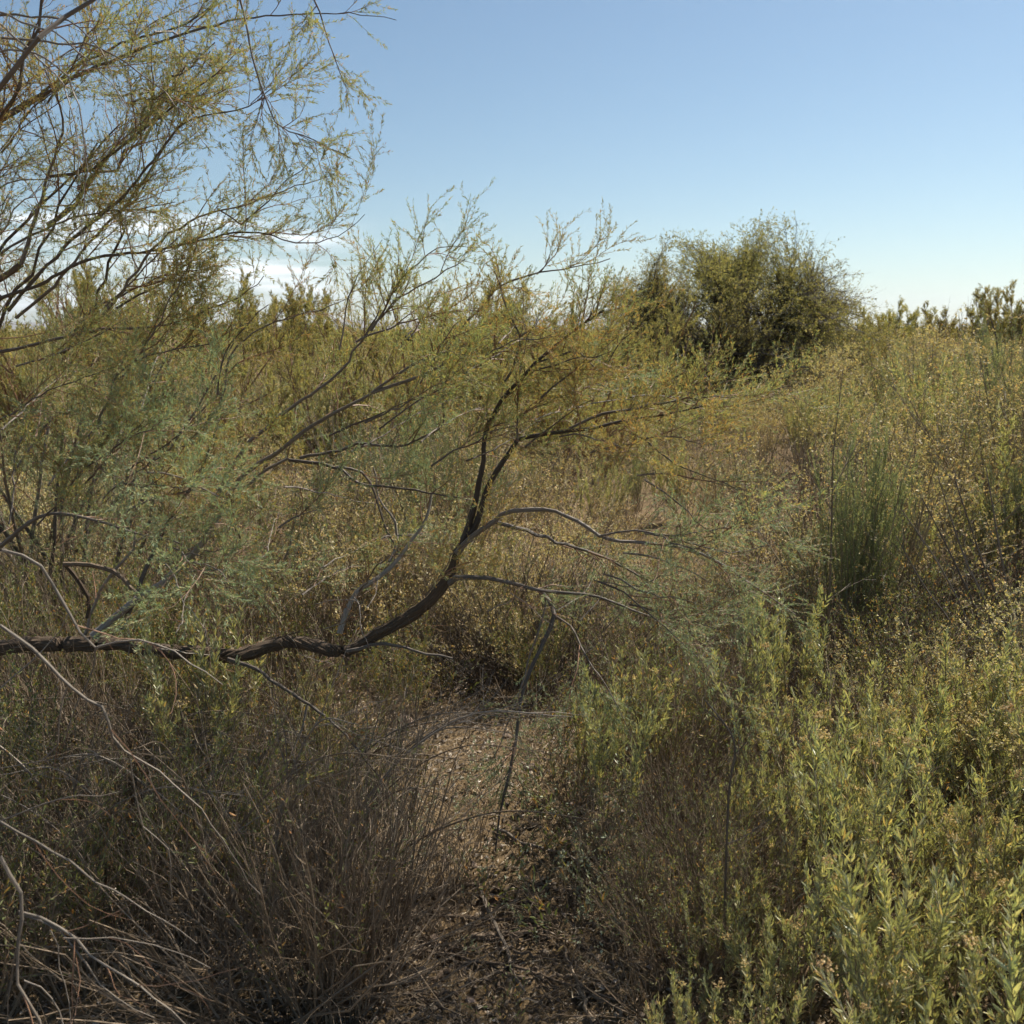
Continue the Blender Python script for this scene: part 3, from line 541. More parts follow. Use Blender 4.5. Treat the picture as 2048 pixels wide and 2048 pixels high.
# ------------------------------------------------------------------ the shrub field
rng = np.random.default_rng(12); random.seed(12)
pf = []; placed = {"s": 0, "a": 0, "b": 0, "d": 0}
def shrub_h(x, y): return np.interp(x / max(y, 1), [-.5, 0, .12, .26, .36, .5], [1.0, .92, .74, .70, .98, 1.08]) * (1 if y < 18 else .9)
def where(x, y):
    if x / y > .34: return "on the rise at far right"
    if x / y > .12: return "in the sunny field left of the rise"
    if x / y > -.12: return "behind the forked dark branches"
    return "behind the tamarisk on the left"
def dist(y): return "near " if y < 8 else ("middle distance " if y < 15 else "distant ")
for i in range(30000):
    y = 3.6 + 34 * random.random() ** 1.7; x = random.uniform(-.66 * y - .5, .66 * y + .5)
    if path_free(x, y) or (y < 4.15 and x < .4 and x > -1.3) or (y < 4.6 and x < -.9): continue
    if (x > .3 and y < 4.6): continue
    if abs(x - .345 * y) < .35 and y < 5.4: continue
    if (x - 4.9) ** 2 + (y - 20) ** 2 < 4.0: continue
    d_ = .42 + .028 * y
    if not far_enough(x, y, d_, pf[-500:] if len(pf) > 500 else pf): continue
    pf.append((x, y)); f = math.sin(x * .9 + 1.3) * math.sin(y * .55 + .4) + .35 * random.uniform(-1, 1); h = shrub_h(x, y) * random.uniform(.70, 1.18) * (1 + .012 * y); rz = random.random() * 6.28; tl = (random.uniform(-.08, .08), random.uniform(-.08, .08))
    r_ = random.random(); right = x / y > .3
    if r_ < (.50 if right else .60) + .15 * f:
        if placed["s"] > 296: continue
        placed["s"] += 1; K_ = SALT if y < 11 else SALTF
        K_.place(int(rng.integers(4)), x, y, h * .95, rz, f"{dist(y)}olive tan saltbush {where(x, y)}", f"{dist(y)}saltbushes {where(x, y)}", tilt=tl)
    elif r_ < .675 + .08 * f:
        if placed["a"] > 280: continue
        placed["a"] += 1; ARROWM.place(int(rng.integers(3)), x, y, h * (.9 if y > 7 else .8), rz, f"{dist(y)}green arrowweed bush with tan heads {where(x, y)}", f"{dist(y)}arrowweed bushes {where(x, y)}", tilt=tl)
    elif r_ < .70 and not (y < 8 and x / y > .15):
        placed["b"] += 1; BROOM.place(int(rng.integers(3)), x, y, h * .82, rz, f"{dist(y)}dark green upright broom shrub {where(x, y)}", f"{dist(y)}broom shrubs {where(x, y)}", tilt=tl)
    elif placed["d"] < 185:
        placed["d"] += 1; DRY.place(int(rng.integers(4)), x, y, h * 1.15, rz, f"{dist(y)}brown twiggy bush {where(x, y)}", f"{dist(y)}brown bushes {where(x, y)}", tilt=tl)
print("field", placed, len(pf))
for i, (fx, fy, Yd, sc, k, lab) in enumerate([(1640, 1080, 4.5, .80, 3, "tall dark green broom shrub standing alone right of centre"), (1615, 1080, 4.5, .95, 3, "slim dark green broom spire beside the taller broom"), (1910, 800, 7.0, 1.2, 1, "dark green broom shrub cut by the right edge"),
                                    (1520, 1150, 5.0, .5, 2, "short green broom tuft left of the tall broom")]):
    p_ = at(fx, fy, Yd); BROOM.place(k, p_[0], p_[1], sc, i, lab, "broom shrubs picked out in the field")
# slender dead stem standing in front of the broom
def gline(fx, pts, Yd):
    """line of image readings at one distance, started from the ground below its first reading"""
    P = [at(x, y, Yd + dy) for x, y, dy in [(a[0], a[1], a[2] if len(a) > 2 else 0) for a in pts]]; g = P[0].copy(); g[2] = float(gz(g[0], g[1])) - .02; return [g] + P
solo("dead_plant", "dead plant", "tall pale dead stalk with forked tips left of the broom shrub", [(gline(0, [(1558, 1250), (1566, 1100), (1570, 950), (1572, 860), (1590, 700)], 3.6), .006, .0015), ([at(1570, 930, 3.6), at(1600, 870, 3.6), at(1640, 800, 3.6)], .003, .001), ([at(1568, 960, 3.6), at(1530, 900, 3.6), at(1500, 850, 3.6)], .003, .001)], B_DRY, 5, .22)
solo("dead_plant", "dead plant", "thin dark leafless stem rising through the arrowweed", [(gline(0, [(1365, 1900), (1368, 1700), (1375, 1500), (1385, 1400), (1330, 1320)], 1.95), .0042, .002)], B_LIMB, 3, .12)
solo("dead_plant", "dead plant", "dark bare stem standing in front of the right hand haze line", [(gline(0, [(1882, 720), (1880, 640), (1868, 600)], 9), .01, .004)], B_DARK, 3, .4)
for k, (a_, b_, c_) in enumerate([((1830, 1200), (1780, 1080), (1700, 960)), ((1850, 1190), (1800, 1060), (1740, 940)), ((1870, 1180), (1815, 1040), (1770, 900)), ((1890, 1170), (1850, 1050), (1800, 900)), ((1900, 1150), (1880, 1000), (1860, 880)), ((1810, 1210), (1740, 1100), (1690, 1010))]):
    solo("bare_cane", "dead plant", "dark bare cane leaning left in the fan below the right edge", [(gline(0, [a_, b_, c_], 3.7), .007, .002)], B_LIMB, 5, .25, "leaning canes at the right edge")

# ------------------------------------------------------------------ background trees
for i, (fx, Yd, sc, k) in enumerate([(40, 8.5, .98, 0), (130, 8.0, .92, 1), (240, 8.2, .9, 0), (330, 9.0, .85, 2), (430, 9.5, .78, 1), (620, 9.0, .76, 0), (700, 8.6, .86, 1), (790, 9.4, .90, 2), (880, 9.8, .92, 0), (960, 10.5, .88, 1), (1060, 10.0, .84, 0), (1150, 11, .86, 1), (1230, 12.5, .9, 0), (520, 13, .9, 1)]):
    p_ = at(fx, 640, Yd); names = ["yellow green tamarisk bush behind the tree at the left edge", "yellow green tamarisk bush second from the left edge", "olive tamarisk bush behind the leaning branches", "olive tamarisk bush below the bright cloud", "low tamarisk bush below the sky gap",
        "rounded green tamarisk bush with a dark hollow", "green tamarisk bush right of the dark hollow", "tall narrow tamarisk bush behind the centre", "broad tamarisk bush on the skyline at centre", "tamarisk bush behind the forked dark branches", "low tamarisk bush right of the forked branches", "tamarisk bush just left of the big round tree", "tamarisk bush at the foot of the big round tree", "distant tamarisk bush in the sky gap"]
    TAMF.place(k, p_[0], Yd, sc, i * 1.7, names[i], "tamarisk bushes along the skyline")
for i, (fx, Yd, sc, k) in enumerate([(1650, 34, .72, 0), (1700, 36, .86, 2), (1752, 34, .80, 1), (1790, 37, .62, 0), (1880, 33, .92, 1), (1940, 31, .98, 0), (1848, 34, .55, 1), (515, 24, .98, 2), (600, 30, .9, 0), (450, 30, .9, 1), (900, 32, .95, 0), (330, 28, 1.0, 1), (180, 26, 1.1, 2), (1000, 34, .9, 1)]):
    p_ = at(fx, 640, Yd)
    TAMFF.place(k, p_[0], Yd, sc, i * 2.1, ["small distant tree right beside the round tree", "tallest of the distant trees right of the round tree", "broad distant tree right of the round tree", "low distant tree before the blue hills", "leaning distant tree near the right edge", "distant tree cut by the right edge", "low tree left of the leaning one",
        "dark narrow tree seen in the sky gap", "pale distant tree in the sky gap", "hazy distant tree under the cloud", "distant tree behind the centre bushes", "distant tree left under the cloud", "distant tree at far left", "far tree behind the centre skyline"][i], "distant trees on the skyline")
# bleached dead saplings in front of the blue hills
M = Mesher(); P, R = stems0(11, 2.1, .25, r=.02, base=.7, wig=.05); tubes(M, P, R, 4); A, RA, _ = spawn(P, R, 5, .4, .95, .7, .4, .4, .1, 5, .3, .08, .012); tubes(M, A, RA, 3)
o = put("dead_sapling_cluster", M.mesh("dead_saplings", B_PALE)); p_ = at(1815, 600, 29); o.location = (p_[0], 29, 0.3); tag(o, "bleached leafless thicket in front of the blue hills", "dead thicket")

# big round mesquite
def mesquite():
    root = empty("mesquite_tree", (4.95, 20, 0)); tag(root, "big round mesquite tree with a dark shaded trunk, right of centre", "tree"); r_ = root
    T = Mesher(); n = 24; a = np.linspace(0, 6.283 * 5, n, endpoint=False) + .3 * rng.standard_normal(n); K = 9; P = np.zeros((n, K, 3)); P[:, 0] = np.stack([.18 * np.cos(a), .18 * np.sin(a), -.1 + 0 * a], 1)
    el = np.resize(np.array([1.4, .35, 1.05, .6, 1.2, .25, 1.0, .5, .9, .15, 1.25, .7, .45]), n); d = np.stack([np.cos(a) * np.cos(el), np.sin(a) * np.cos(el), np.sin(el)], 1); ln = .62 * np.resize(np.array([3.9, 3.2, 3.9, 3.2, 4.0, 3.1, 3.8, 3.3, 3.8, 3.0, 4.0, 3.6, 3.2]), n)
    for k in range(1, K): d = unit(d + .13 * rng.standard_normal((n, 3)) - np.array([0, 0, .03])); P[:, k] = P[:, k - 1] + d * (ln / (K - 1))[:, None]
    R = .085 * np.linspace(1, .18, K)[None] * (.8 + .4 * rng.random(n))[:, None]
    Tr = Mesher(); tubes(Tr, np.array([[[0, 0, -.15], [.03, 0, .3], [0, .04, .7], [.02, 0, 1.0]]]), np.array([[.30, .24, .22, .17]]), 12, flute=.12); put("trunk", Tr.mesh("mesquite_trunk", B_DARK), root)
    allP = P.reshape(-1, 3); own = np.repeat(np.arange(n), K); allR = R.reshape(-1)
    m_ = 1500; q = unit(rng.standard_normal((m_ * 3, 3))); q = q[q[:, 2] > -.35][:m_]; rr_ = (.45 + .55 * rng.random(len(q)) ** .45)[:, None]
    lump = 1 + .09 * np.sin(q[:, :1] * 9 + q[:, 2:] * 7) + .06 * np.sin(q[:, 1:2] * 13)
    tgt = q * rr_ * lump * np.array([3.05, 2.8, 2.6]) * np.array([1, 1, 1]) + np.array([0, 0, 1.25]); tgt[:, 2] = np.maximum(tgt[:, 2], .25)
    dd = np.linalg.norm(tgt[:, None] - allP[None] * 1.0, axis=2) + 1.0 * np.maximum(0, np.linalg.norm(allP, axis=1)[None] - .72 * np.linalg.norm(tgt, axis=1)[:, None]) * 3; near_ = dd.argmin(1)
    A = np.zeros((len(tgt), 8, 3)); p0 = allP[near_]; t_ = np.linspace(0, 1, 8)
    out_ = unit(p0 - np.array([0, 0, .3])); L1 = np.linalg.norm(tgt - p0, axis=1)[:, None]; c_ = p0 + out_ * L1 * .4 + .12 * rng.standard_normal(p0.shape)
    for k, t in enumerate(t_): A[:, k] = (1 - t) ** 2 * p0 + 2 * t * (1 - t) * c_ + t * t * tgt
    A[:, 1:-1] += .02 * rng.standard_normal(A[:, 1:-1].shape); RA = np.minimum(allR[near_] * .6, .030)[:, None] * np.linspace(1, .25, 8)[None]
    for i in range(n):
        W = Mesher(); Lf = Mesher(); tubes(W, P[i:i + 1], R[i:i + 1], 7); k = own[near_] == i; 
        if k.sum() == 0: continue
        Ai, RAi = A[k], RA[k]; tubes(W, Ai, RAi, 4)
        B, RB, _ = spawn(Ai, RAi, (8, 0), .4, 1, .42, .4, .65, .25, 5, .06, .15, .010); tubes(W, B, RB, 3)
        C, RC, _ = spawn(B, RB, (13, 0), .1, 1, .17, .4, .7, .3, 4, .05, .15, .004)
        C = C[C[:, -1, 2] > .1]; bare = (C[:, -1, 0] > .75) & (C[:, -1, 2] > 2.3) & (rng.random(len(C)) < .60); C = C[~bare]
        C = C[rng.random(len(C)) < .74]; leaves(Lf, C, 46, .05, .016, .8, .35, dry=.05)
        b = put("branch", W.mesh("mesquite_limb", B_DARK), root); put("foliage", Lf.mesh("mesquite_leaves", M_MESQ), b)
    return root
rng = np.random.default_rng(21); mq = mesquite(); mq.scale = (1.12, 1.1, 1.0)

# far scrub carpet and hills
M = Mesher()
for k in range(2):
    m_ = 9000; y = 36 + 220 * rng.random(m_) ** 1.6; x = (rng.random(m_) * 2 - 1) * (.7 * y + 5); s = .35 + .5 * rng.random(m_)
    c = np.stack([x, y, 0 * x + .1], 1); P = np.stack([c, c + np.stack([.5 * rng.standard_normal(m_), .5 * rng.standard_normal(m_), 1.1 + .5 * rng.random(m_)], 1) * (s[:, None] + .4)], 1); leaves(M, P, 9, .22, .09, .8, .4)
tag(put("far_scrub", M.mesh("far_scrub", M_TAMFAR)), "far scrub merging into one olive band below the hills", kind="stuff")
xs = np.linspace(-9000, 9000, 260); V = []; 
prof = 62 + 30 * np.sin(xs / 900 + 1) + 18 * np.sin(xs / 310) + 9 * np.sin(xs / 120 + 2) + 5 * rng.standard_normal(260) + 26 * smooth(xs, -4200, -1500) * (1 - smooth(xs, -800, 600))
rows = [(6800, 0.0), (7200, .35), (7700, .8), (8200, 1.0), (9500, .6), (11000, 0)]
V = np.array([[x, yy + 120 * math.sin(x / 500 + j), -2 + max(p_, 5) * f * (1 + .12 * math.sin(x / 77 + j * 2))] for j, (yy, f) in enumerate(rows) for x, p_ in zip(xs, prof)])
i = np.arange(259); F = np.concatenate([np.stack([i + j * 260, i + 1 + j * 260, i + 261 + j * 260, i + 260 + j * 260], 1) for j in range(5)])
hm, n, l = mat_new("hill_rock"); p = n.new("ShaderNodeBsdfPrincipled"); p.inputs["Roughness"].default_value = 1; p.inputs["Base Color"].default_value = (.16, .14, .12, 1); o = n.new("ShaderNodeOutputMaterial"); l.new(p.outputs[0], o.inputs[0])
M = Mesher(); M.add(V, F); tag(put("hills", M.mesh("hills", hm, True)), "low blue hills on the horizon", kind="structure")

# ------------------------------------------------------------------ foreground tamarisks, limb by limb
PXM = 1.06 / FPX
def limb(pts, r0, r1, Y0, Y1=None, k=None):
    """limb traced in the photograph: readings (x, y) or (x, y, dY); its real distance runs from Y0 to Y1; r in readings"""
    Y1 = Y0 if Y1 is None else Y1; n = len(pts); P = []
    for i, q in enumerate(pts):
        Yd = Y0 + (Y1 - Y0) * i / (n - 1) + (q[2] if len(q) > 2 else 0); P.append(at(q[0], q[1], Yd))
    P = catmull(P, 6); s = np.linalg.norm(np.diff(P, axis=0), axis=1).sum(); P = resample(P, k or max(6, int(s / .035)))
    t = np.linspace(0, 1, len(P)); Yd = Y0 + (Y1 - Y0) * t
    P = P + (.0022 if r0 < 6 else .0008) * rng.standard_normal(P.shape) * np.minimum(1, t * 6)[:, None]
    P = P + .006 * np.stack([np.sin(t * len(P) * .45 + 1), np.sin(t * len(P) * .6), np.sin(t * len(P) * .5 + 2)], 1) * np.minimum(1, t * 5)[:, None] * np.minimum(1, (1 - t) * 5)[:, None]
    return P, (r0 + (r1 - r0) * t) * PXM * Yd * .78 * (1 + .05 * rng.standard_normal(len(P)))
CNT = [0]
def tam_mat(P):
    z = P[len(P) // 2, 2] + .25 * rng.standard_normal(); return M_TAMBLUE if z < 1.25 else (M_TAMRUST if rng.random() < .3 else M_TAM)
def dress(root, P, R, per=11, l1=.28, l2=.12, per2=60, dens=450, t0=.15, up=.25, mat=None, bark=None, name="branch", foliage=True, lab=None, bias=None, dry=.10, flute=.12, sides=8, lean=.6, lf=.0125):
    """one limb as a branch part; its fine twigs and its green sprays are sub-parts"""
    W = Mesher(); tubes(W, P[None], R[None], sides, flute=flute); b = put(name, W.mesh(name, bark or B_LIMB), root)
    if lab: b["label"] = lab
    if per <= 0: return b
    Tw = Mesher(); ks = P[::max(1, len(P) // 14)]; 
    if len(ks) < 4: ks = P
    rs = np.interp(np.linspace(0, 1, len(ks)), np.linspace(0, 1, len(R)), R)
    A, RA, ia = spawn(ks[None], rs[None], (per, 0), t0, 1, l1, .5, lean, .25, 7, up * .5, .15, .0024, rt=.3, bias=bias, shrink=.3); tubes(Tw, A, RA, 4)
    B, RB, ib = spawn(A, RA, (per2, 0), .15, 1.0, l2, .5, .75, .25, 5, up * .5, .13, .0008, rmin=.0004); tubes(Tw, B, RB, 3)
    put("twigs", Tw.mesh("twigs", B_RED), b)
    if foliage:
        Lf = Mesher(); cl = rng.random(len(A))[ib]; leaves(Lf, B, dens, lf, .0019, .55, .2, clump=cl, dry=dry); leaves(Lf, A, dens * .5, lf, .0019, .5, .2, t0=.55, dry=dry)
        put("foliage", Lf.mesh("sprays", mat or tam_mat(P)), b); CNT[0] += len(B)
    return b

# --- tamarisk with the level trunk and the forked dark stems
g0 = at(-420, 1487, 3.0); A_ = empty("tamarisk_tree", (g0[0], g0[1], float(gz(g0[0], g0[1]))))
tag(A_, "tamarisk tree with a level shaggy trunk and forked dark stems, in front of the clearing", "tree")
class Rel:      # builds children in world coordinates, then hangs them from the root without moving them
    def __init__(s, root): s.root = root
    def done(s):
        off = __import__('mathutils').Matrix.Translation(-s.root.location)
        def rec(o):
            if o.data: o.data.transform(off)
            for c in o.children: rec(c)
        for c in s.root.children: rec(c)
rng = np.random.default_rng(31)
P, R = limb([(-420, 1500), (-380, 1380), (-260, 1250), (-120, 1222), (0, 1222), (150, 1212), (300, 1225), (430, 1238), (520, 1215), (600, 1218), (655, 1228), (700, 1203), (760, 1170), (815, 1130), (848, 1085), (866, 1036), (893, 1006)], 24, 13, 3.0, 2.9, k=120)
R = R * (1 + .05 * np.sin(np.linspace(0, 30, len(R)))); R[-8:] *= np.linspace(.95, .55, 8); P[1:-1] = (P[:-2] + P[1:-1] * 2 + P[2:]) / 4; P[1:-1] = (P[:-2] + P[1:-1] * 2 + P[2:]) / 4
W = Mesher(); tubes(W, P[None], R[None], 22, flute=.14)
# loose bark strips along the trunk
q, R2, _ = spawn(P[None], R[None] * .12, 110, .12, .85, .12, .4, .10, .05, 5, .0, .04, .0022, rt=.4); q = q + unit(rng.standard_normal((len(q), 1, 3))) * .021; tubes(W, q, R2, 4)
put("trunk", W.mesh("trunk", B_TRUNK), A_)
D_ = lambda pts, r0, r1, Y0, Y1=None, **kw: dress(A_, *limb(pts, r0, r1, Y0, Y1), **kw)
D_([(862, 1044), (872, 1025), (887, 978), (900, 937), (909, 898), (916, 868), (914, 846), (917, 815), (929, 780), (949, 744), (980, 713), (1007, 686), (1054, 651), (1101, 612), (1140, 585)], 9, 2, 2.9, 2.8, lab="dark upright stem at the fork", t0=.45, l1=.2, bark=B_DARK)
D_([(953, 720), (963, 702), (980, 640), (972, 612), (956, 565), (935, 510)], 3, 1.2, 2.85, per=6, l1=.16)
D_([(1007, 686), (1048, 672), (1090, 660), (1135, 698), (1165, 655), (1195, 625)], 3, 1, 2.82, 2.7, per=10, l1=.18)
D_([(860, 1044), (891, 1000), (911, 950), (926, 912), (942, 888), (965, 853), (976, 834), (1015, 821), (1074, 809), (1132, 803), (1190, 795), (1250, 785), (1330, 765)], 9, 1.6, 2.9, 2.75, lab="dark right hand stem of the fork", t0=.5, bark=B_DARK)
D_([(1074, 809), (1113, 790), (1152, 776), (1230, 762), (1320, 752), (1400, 748), (1490, 728)], 4, .9, 2.78, 2.7, t0=.25, per=11)
D_([(976, 834), (972, 790), (985, 700), (998, 640), (1006, 620), (1020, 590)], 2.6, 1, 2.8, 2.75, per=8, l1=.15)
D_([(862, 1044), (891, 1011), (930, 984), (956, 964), (999, 962), (1042, 966), (1061, 976), (1096, 990), (1130, 1011), (1200, 1020), (1280, 1035), (1350, 1060), (1430, 1110), (1500, 1160)], 7.5, 1.2, 2.88, 2.6, lab="arching branch right of the fork", t0=.5, up=0, per=8, bark=B_LIMB)
D_([(930, 984), (983, 999), (1028, 1011), (1055, 1021), (1110, 1040), (1180, 1075), (1260, 1110)], 5.5, 1.5, 2.88, 2.95, t0=.3, up=.05)
D_([(1130, 1012), (1200, 1000), (1280, 1008), (1360, 1000), (1440, 1004)], 3, .9, 2.7, 2.6, per=10, up=.1)
D_([(848, 1101), (860, 1091), (891, 1090), (930, 1089), (969, 1097), (1008, 1110), (1047, 1120), (1131, 1128), (1200, 1150), (1270, 1180)], 7.5, 1.5, 2.88, 2.7, lab="low dark branch reaching right", t0=.35, up=-.05, bark=B_DARK)
D_([(1020, 1115), (1035, 1138), (1045, 1160), (1010, 1250), (985, 1320), (970, 1400), (950, 1500), (935, 1605)], 6.6, 2.2, 2.8, 2.5, bark=B_DARK, lab="thin branch hanging into the clearing", t0=.3, up=-.25, per=9, l1=.22, l2=.08, lf=.011)
D_([(1030, 1140), (1000, 1240), (975, 1330), (935, 1420), (880, 1490)], 2.8, .8, 2.82, 2.6, up=-.2, per=8, l1=.22, l2=.09, lf=.011)
D_([(1045, 1160), (1075, 1185), (1110, 1240), (1150, 1300), (1190, 1390)], 3, .8, 2.8, 2.5, up=-.15, per=9)
D_([(655, 1228), (740, 1215), (800, 1228), (852, 1242)], 5, 2.5, 2.9, 2.85, per=3, l1=.15, foliage=False)
D_([(430, 1243), (500, 1270), (560, 1310), (600, 1345), (650, 1390), (700, 1440), (740, 1500), (770, 1560)], 5.5, 1.2, 2.88, 2.5, t0=.3, up=-.15, per=6, l1=.25)
D_([(580, 1330), (560, 1390), (545, 1440), (548, 1500)], 3, 1, 2.75, 2.6, up=-.1, per=4, l1=.15, foliage=False, bark=B_PALE)
D_([(176, 1200), (234, 1147), (264, 1125), (312, 1098), (342, 1070), (377, 1031), (410, 970), (440, 920)], 11, 6.5, 2.92, 3.05, per=4, lab="thick grey branch rising from the trunk at left", bark=B_PALE)
D_([(440, 920), (470, 885), (540, 840), (600, 800), (690, 745), (710, 730), (780, 690), (850, 665), (905, 640), (960, 633)], 6, 1.5, 3.05, 3.0, t0=.2, lab="long branch sweeping right from the grey branch", bark=B_LIMB)
D_([(400, 960), (420, 910), (470, 840), (560, 762), (640, 700), (672, 662), (720, 600), (752, 560), (830, 515), (880, 490)], 5.5, 1, 3.0, 2.85, t0=.2, l1=.24, bark=B_LIMB, lab="long branch rising to the skyline")
D_([(705, 740), (760, 720), (840, 685), (856, 640), (900, 590), (940, 537), (1010, 515), (1100, 505), (1150, 490)], 4.5, 1, 3.02, 2.9, t0=.35, l1=.2)
D_([(672, 645), (720, 620), (800, 596), (860, 590), (930, 588)], 2.5, .8, 2.9, per=8)
D_([(640, 660), (655, 560), (690, 500), (720, 455)], 2.2, .6, 2.9, per=11, l1=.2)
D_([(700, 625), (735, 560), (760, 520), (830, 470), (900, 470)], 2.5, .6, 2.88, per=11, l1=.2)
D_([(230, 1187), (254, 1125), (273, 1080), (299, 1033), (320, 985), (350, 930), (390, 860), (410, 800)], 7, 2.5, 2.95, 3.1, lab="dark stem rising through the left of the trunk", t0=.4, bark=B_DARK)
D_([(120, 1065), (180, 1068), (222, 1080), (250, 1108), (262, 1125)], 6, 4.5, 2.95, 2.93, per=0, bark=B_TRUNK, lab="short crooked old branch above the trunk")
D_([(125, 1068), (150, 1105), (168, 1135), (165, 1165)], 5.5, 5, 2.98, per=0, bark=B_TRUNK)
D_([(160, 1200), (180, 1130), (210, 1090), (250, 1040), (255, 1000)], 4.5, 3, 3.05, per=3, bark=B_PALE)
D_([(-60, 1080), (20, 1012), (80, 975), (120, 974), (190, 985), (250, 1000), (330, 1022), (360, 1040)], 6.5, 2, 2.9, 2.85, t0=.5, per=7, bark=B_LIMB, lab="arched dark branch left of the thick grey one")
D_([(640, 1195), (652, 1150), (675, 1112), (720, 1085), (752, 1058), (778, 1020), (800, 985), (815, 930)], 8, 3, 3.0, 3.2, lab="grey branch curving up behind the trunk's bend", t0=.4, bark=B_PALE)
D_([(735, 1060), (748, 1020), (742, 975), (720, 940), (705, 880)], 4, 1.8, 3.1, 3.3, per=6, bark=B_PALE)
D_([(566, 864), (636, 850), (679, 832), (734, 844), (769, 842), (808, 819), (834, 799), (835, 750), (850, 700)], 4.5, 1.2, 3.1, 3.0, t0=.2, bark=B_LIMB)
D_([(545, 868), (636, 881), (683, 910), (761, 926), (839, 936), (905, 945)], 4.5, 1.5, 3.05, 2.98, t0=.2, per=8, bark=B_LIMB)
D_([(636, 881), (690, 900), (730, 990), (752, 1040)], 3.5, 2.5, 3.08, 3.15, per=4)
D_([(455, 925), (500, 885), (545, 868)], 4, 3.5, 3.08, per=4, bark=B_PALE)
D_([(250, 892), (310, 893), (360, 905), (410, 930), (440, 950)], 2.5, 1.5, 2.8, per=5, bark=B_PALE)
D_([(410, 790), (430, 690), (465, 640), (545, 600), (600, 585), (660, 560)], 3, .8, 3.0, 2.9, t0=.2, per=8)
# more fine limbs filling the same crown
rs = random.Random(5)
def fill(root, n, xr, yr, ang, av, length, Y, up, curl=0.0, r0=2.6, **kw):
    for _ in range(n):
        x, y = rs.uniform(*xr), rs.uniform(*yr); a = math.radians(rs.gauss(ang, av)); pts = [(x, y)]; L_ = rs.uniform(*length) / 5; c = rs.gauss(curl, 4)
        dz = rs.uniform(-.12, .12)
        for k in range(5):
            x += math.cos(a) * L_; y -= math.sin(a) * L_; a += math.radians(c + rs.gauss(0, 4)); pts.append((x, y, dz * (k + 1)))
        dress(root, *limb(pts, r0, .7, rs.uniform(*Y)), up=up, sides=5, **kw)
fill(A_, 11, (620, 900), (700, 880), 32, 14, (120, 230), (2.7, 3.1), .2, -5, per=14, l1=.26)
fill(A_, 5, (640, 1000), (610, 650), 60, 14, (40, 70), (2.7, 3.1), .3, -3, per=14, l1=.16)
fill(A_, 7, (950, 1120), (700, 860), 26, 14, (130, 240), (2.6, 3.0), .16, -6, per=12, l1=.28)
fill(A_, 4, (1060, 1280), (740, 1000), 5, 18, (130, 250), (2.5, 2.9), .05, -3, per=7, dens=300)
fill(A_, 6, (1080, 1300), (1000, 1150), -22, 16, (130, 280), (2.4, 2.8), -.08, -5, per=7, dens=220)
fill(A_, 6, (430, 850), (1000, 1200), 60, 30, (100, 200), (2.7, 3.0), .1, -4, per=9)
fill(A_, 9, (120, 560), (900, 1060), 28, 25, (110, 210), (2.35, 2.85), .1, -4, per=12, l1=.26, mat=M_TAMBLUE)
fill(A_, 14, (60, 820), (1060, 1240), 30, 55, (90, 200), (2.65, 3.0), .05, 4, r0=1.8, per=8, foliage=False, bark=B_PALE, l1=.24)
fill(A_, 6, (850, 1150), (1050, 1200), 0, 45, (90, 180), (2.6, 2.85), .0, 4, r0=1.6, per=8, foliage=False, bark=B_PALE, l1=.22)
Rel(A_).done()

# --- tall tamarisk whose canopy leans in from the left
g0 = at(-700, 1400, 3.2); B_ = empty("tamarisk_tree", (g0[0], g0[1], float(gz(g0[0], g0[1]))))
tag(B_, "tall tamarisk tree leaning in from the left edge against the sky", "tree")
E_ = lambda pts, r0, r1, Y0, Y1=None, l1=.25, **kw: dress(B_, *limb(pts, r0, r1, Y0, Y1), l1=l1, **kw)
base = (-700, 1400)
rng = np.random.default_rng(32); rs = random.Random(8)
for i, (x, y, r) in enumerate([(0, 230, 7), (0, 560, 8), (40, 500, 7), (-40, 700, 9), (-10, 40, 6), (0, 1000, 6)]):   # stems from the ground outside the frame
    dress(B_, *limb([base, (-520 + 20 * i, 1150 - 40 * i), (-300, (y + 1150) / 2 + 30), (-110, y + 110 if y > 60 else y + 90), (x, y)], 16, r, 3.2, 2.9), per=0, bark=B_TRUNK if i < 4 else B_LIMB)
sc_ = .3907
E_([(0, 230), (60, 190), (129, 156), (273, 86), (410, 47), (547, 27), (645, 23), (750, 39)], 4.5, .7, 2.9, 2.6, t0=.12, lab="long branch crossing the top of the sky")
E_([(0, 222), (120, 145), (250, 75), (330, 52), (400, 10), (440, -30)], 3.5, 1.5, 2.95, per=10)
E_([(39, 500), (59, 422), (94, 340), (117, 250), (113, 218), (80, 120)], 4.5, 1.5, 2.9, 2.8, per=11)
E_([(94, 333), (156, 322), (234, 273), (300, 225), (352, 176), (430, 117), (455, 80)], 3.8, 1, 2.88, 2.75, per=13)
E_([(0, 563), (78, 535), (156, 496), (273, 475), (390, 449), (488, 443), (566, 457), (645, 441), (690, 405)], 4.5, .7, 2.9, 2.7, t0=.2, per=10, lab="low branch reaching across the bright cloud")
E_([(-40, 680), (0, 664), (78, 645), (195, 625), (332, 606), (410, 582), (470, 547), (500, 520)], 4.5, 1, 2.9, 2.8, per=11)
E_([(16, 586), (78, 508), (176, 422), (273, 320), (352, 234), (410, 215), (469, 199), (520, 160)], 4.5, 1, 2.92, 2.75, t0=.2, per=13)
E_([(30, 600), (110, 530), (190, 440), (262, 350), (320, 270), (380, 200), (440, 160)], 4, 1, 3.0, 2.9, t0=.2, per=12)
E_([(148, 633), (219, 562), (293, 469), (352, 418), (410, 393), (449, 391), (520, 367), (625, 332)], 4, .8, 2.85, 2.7, t0=.2, per=7)
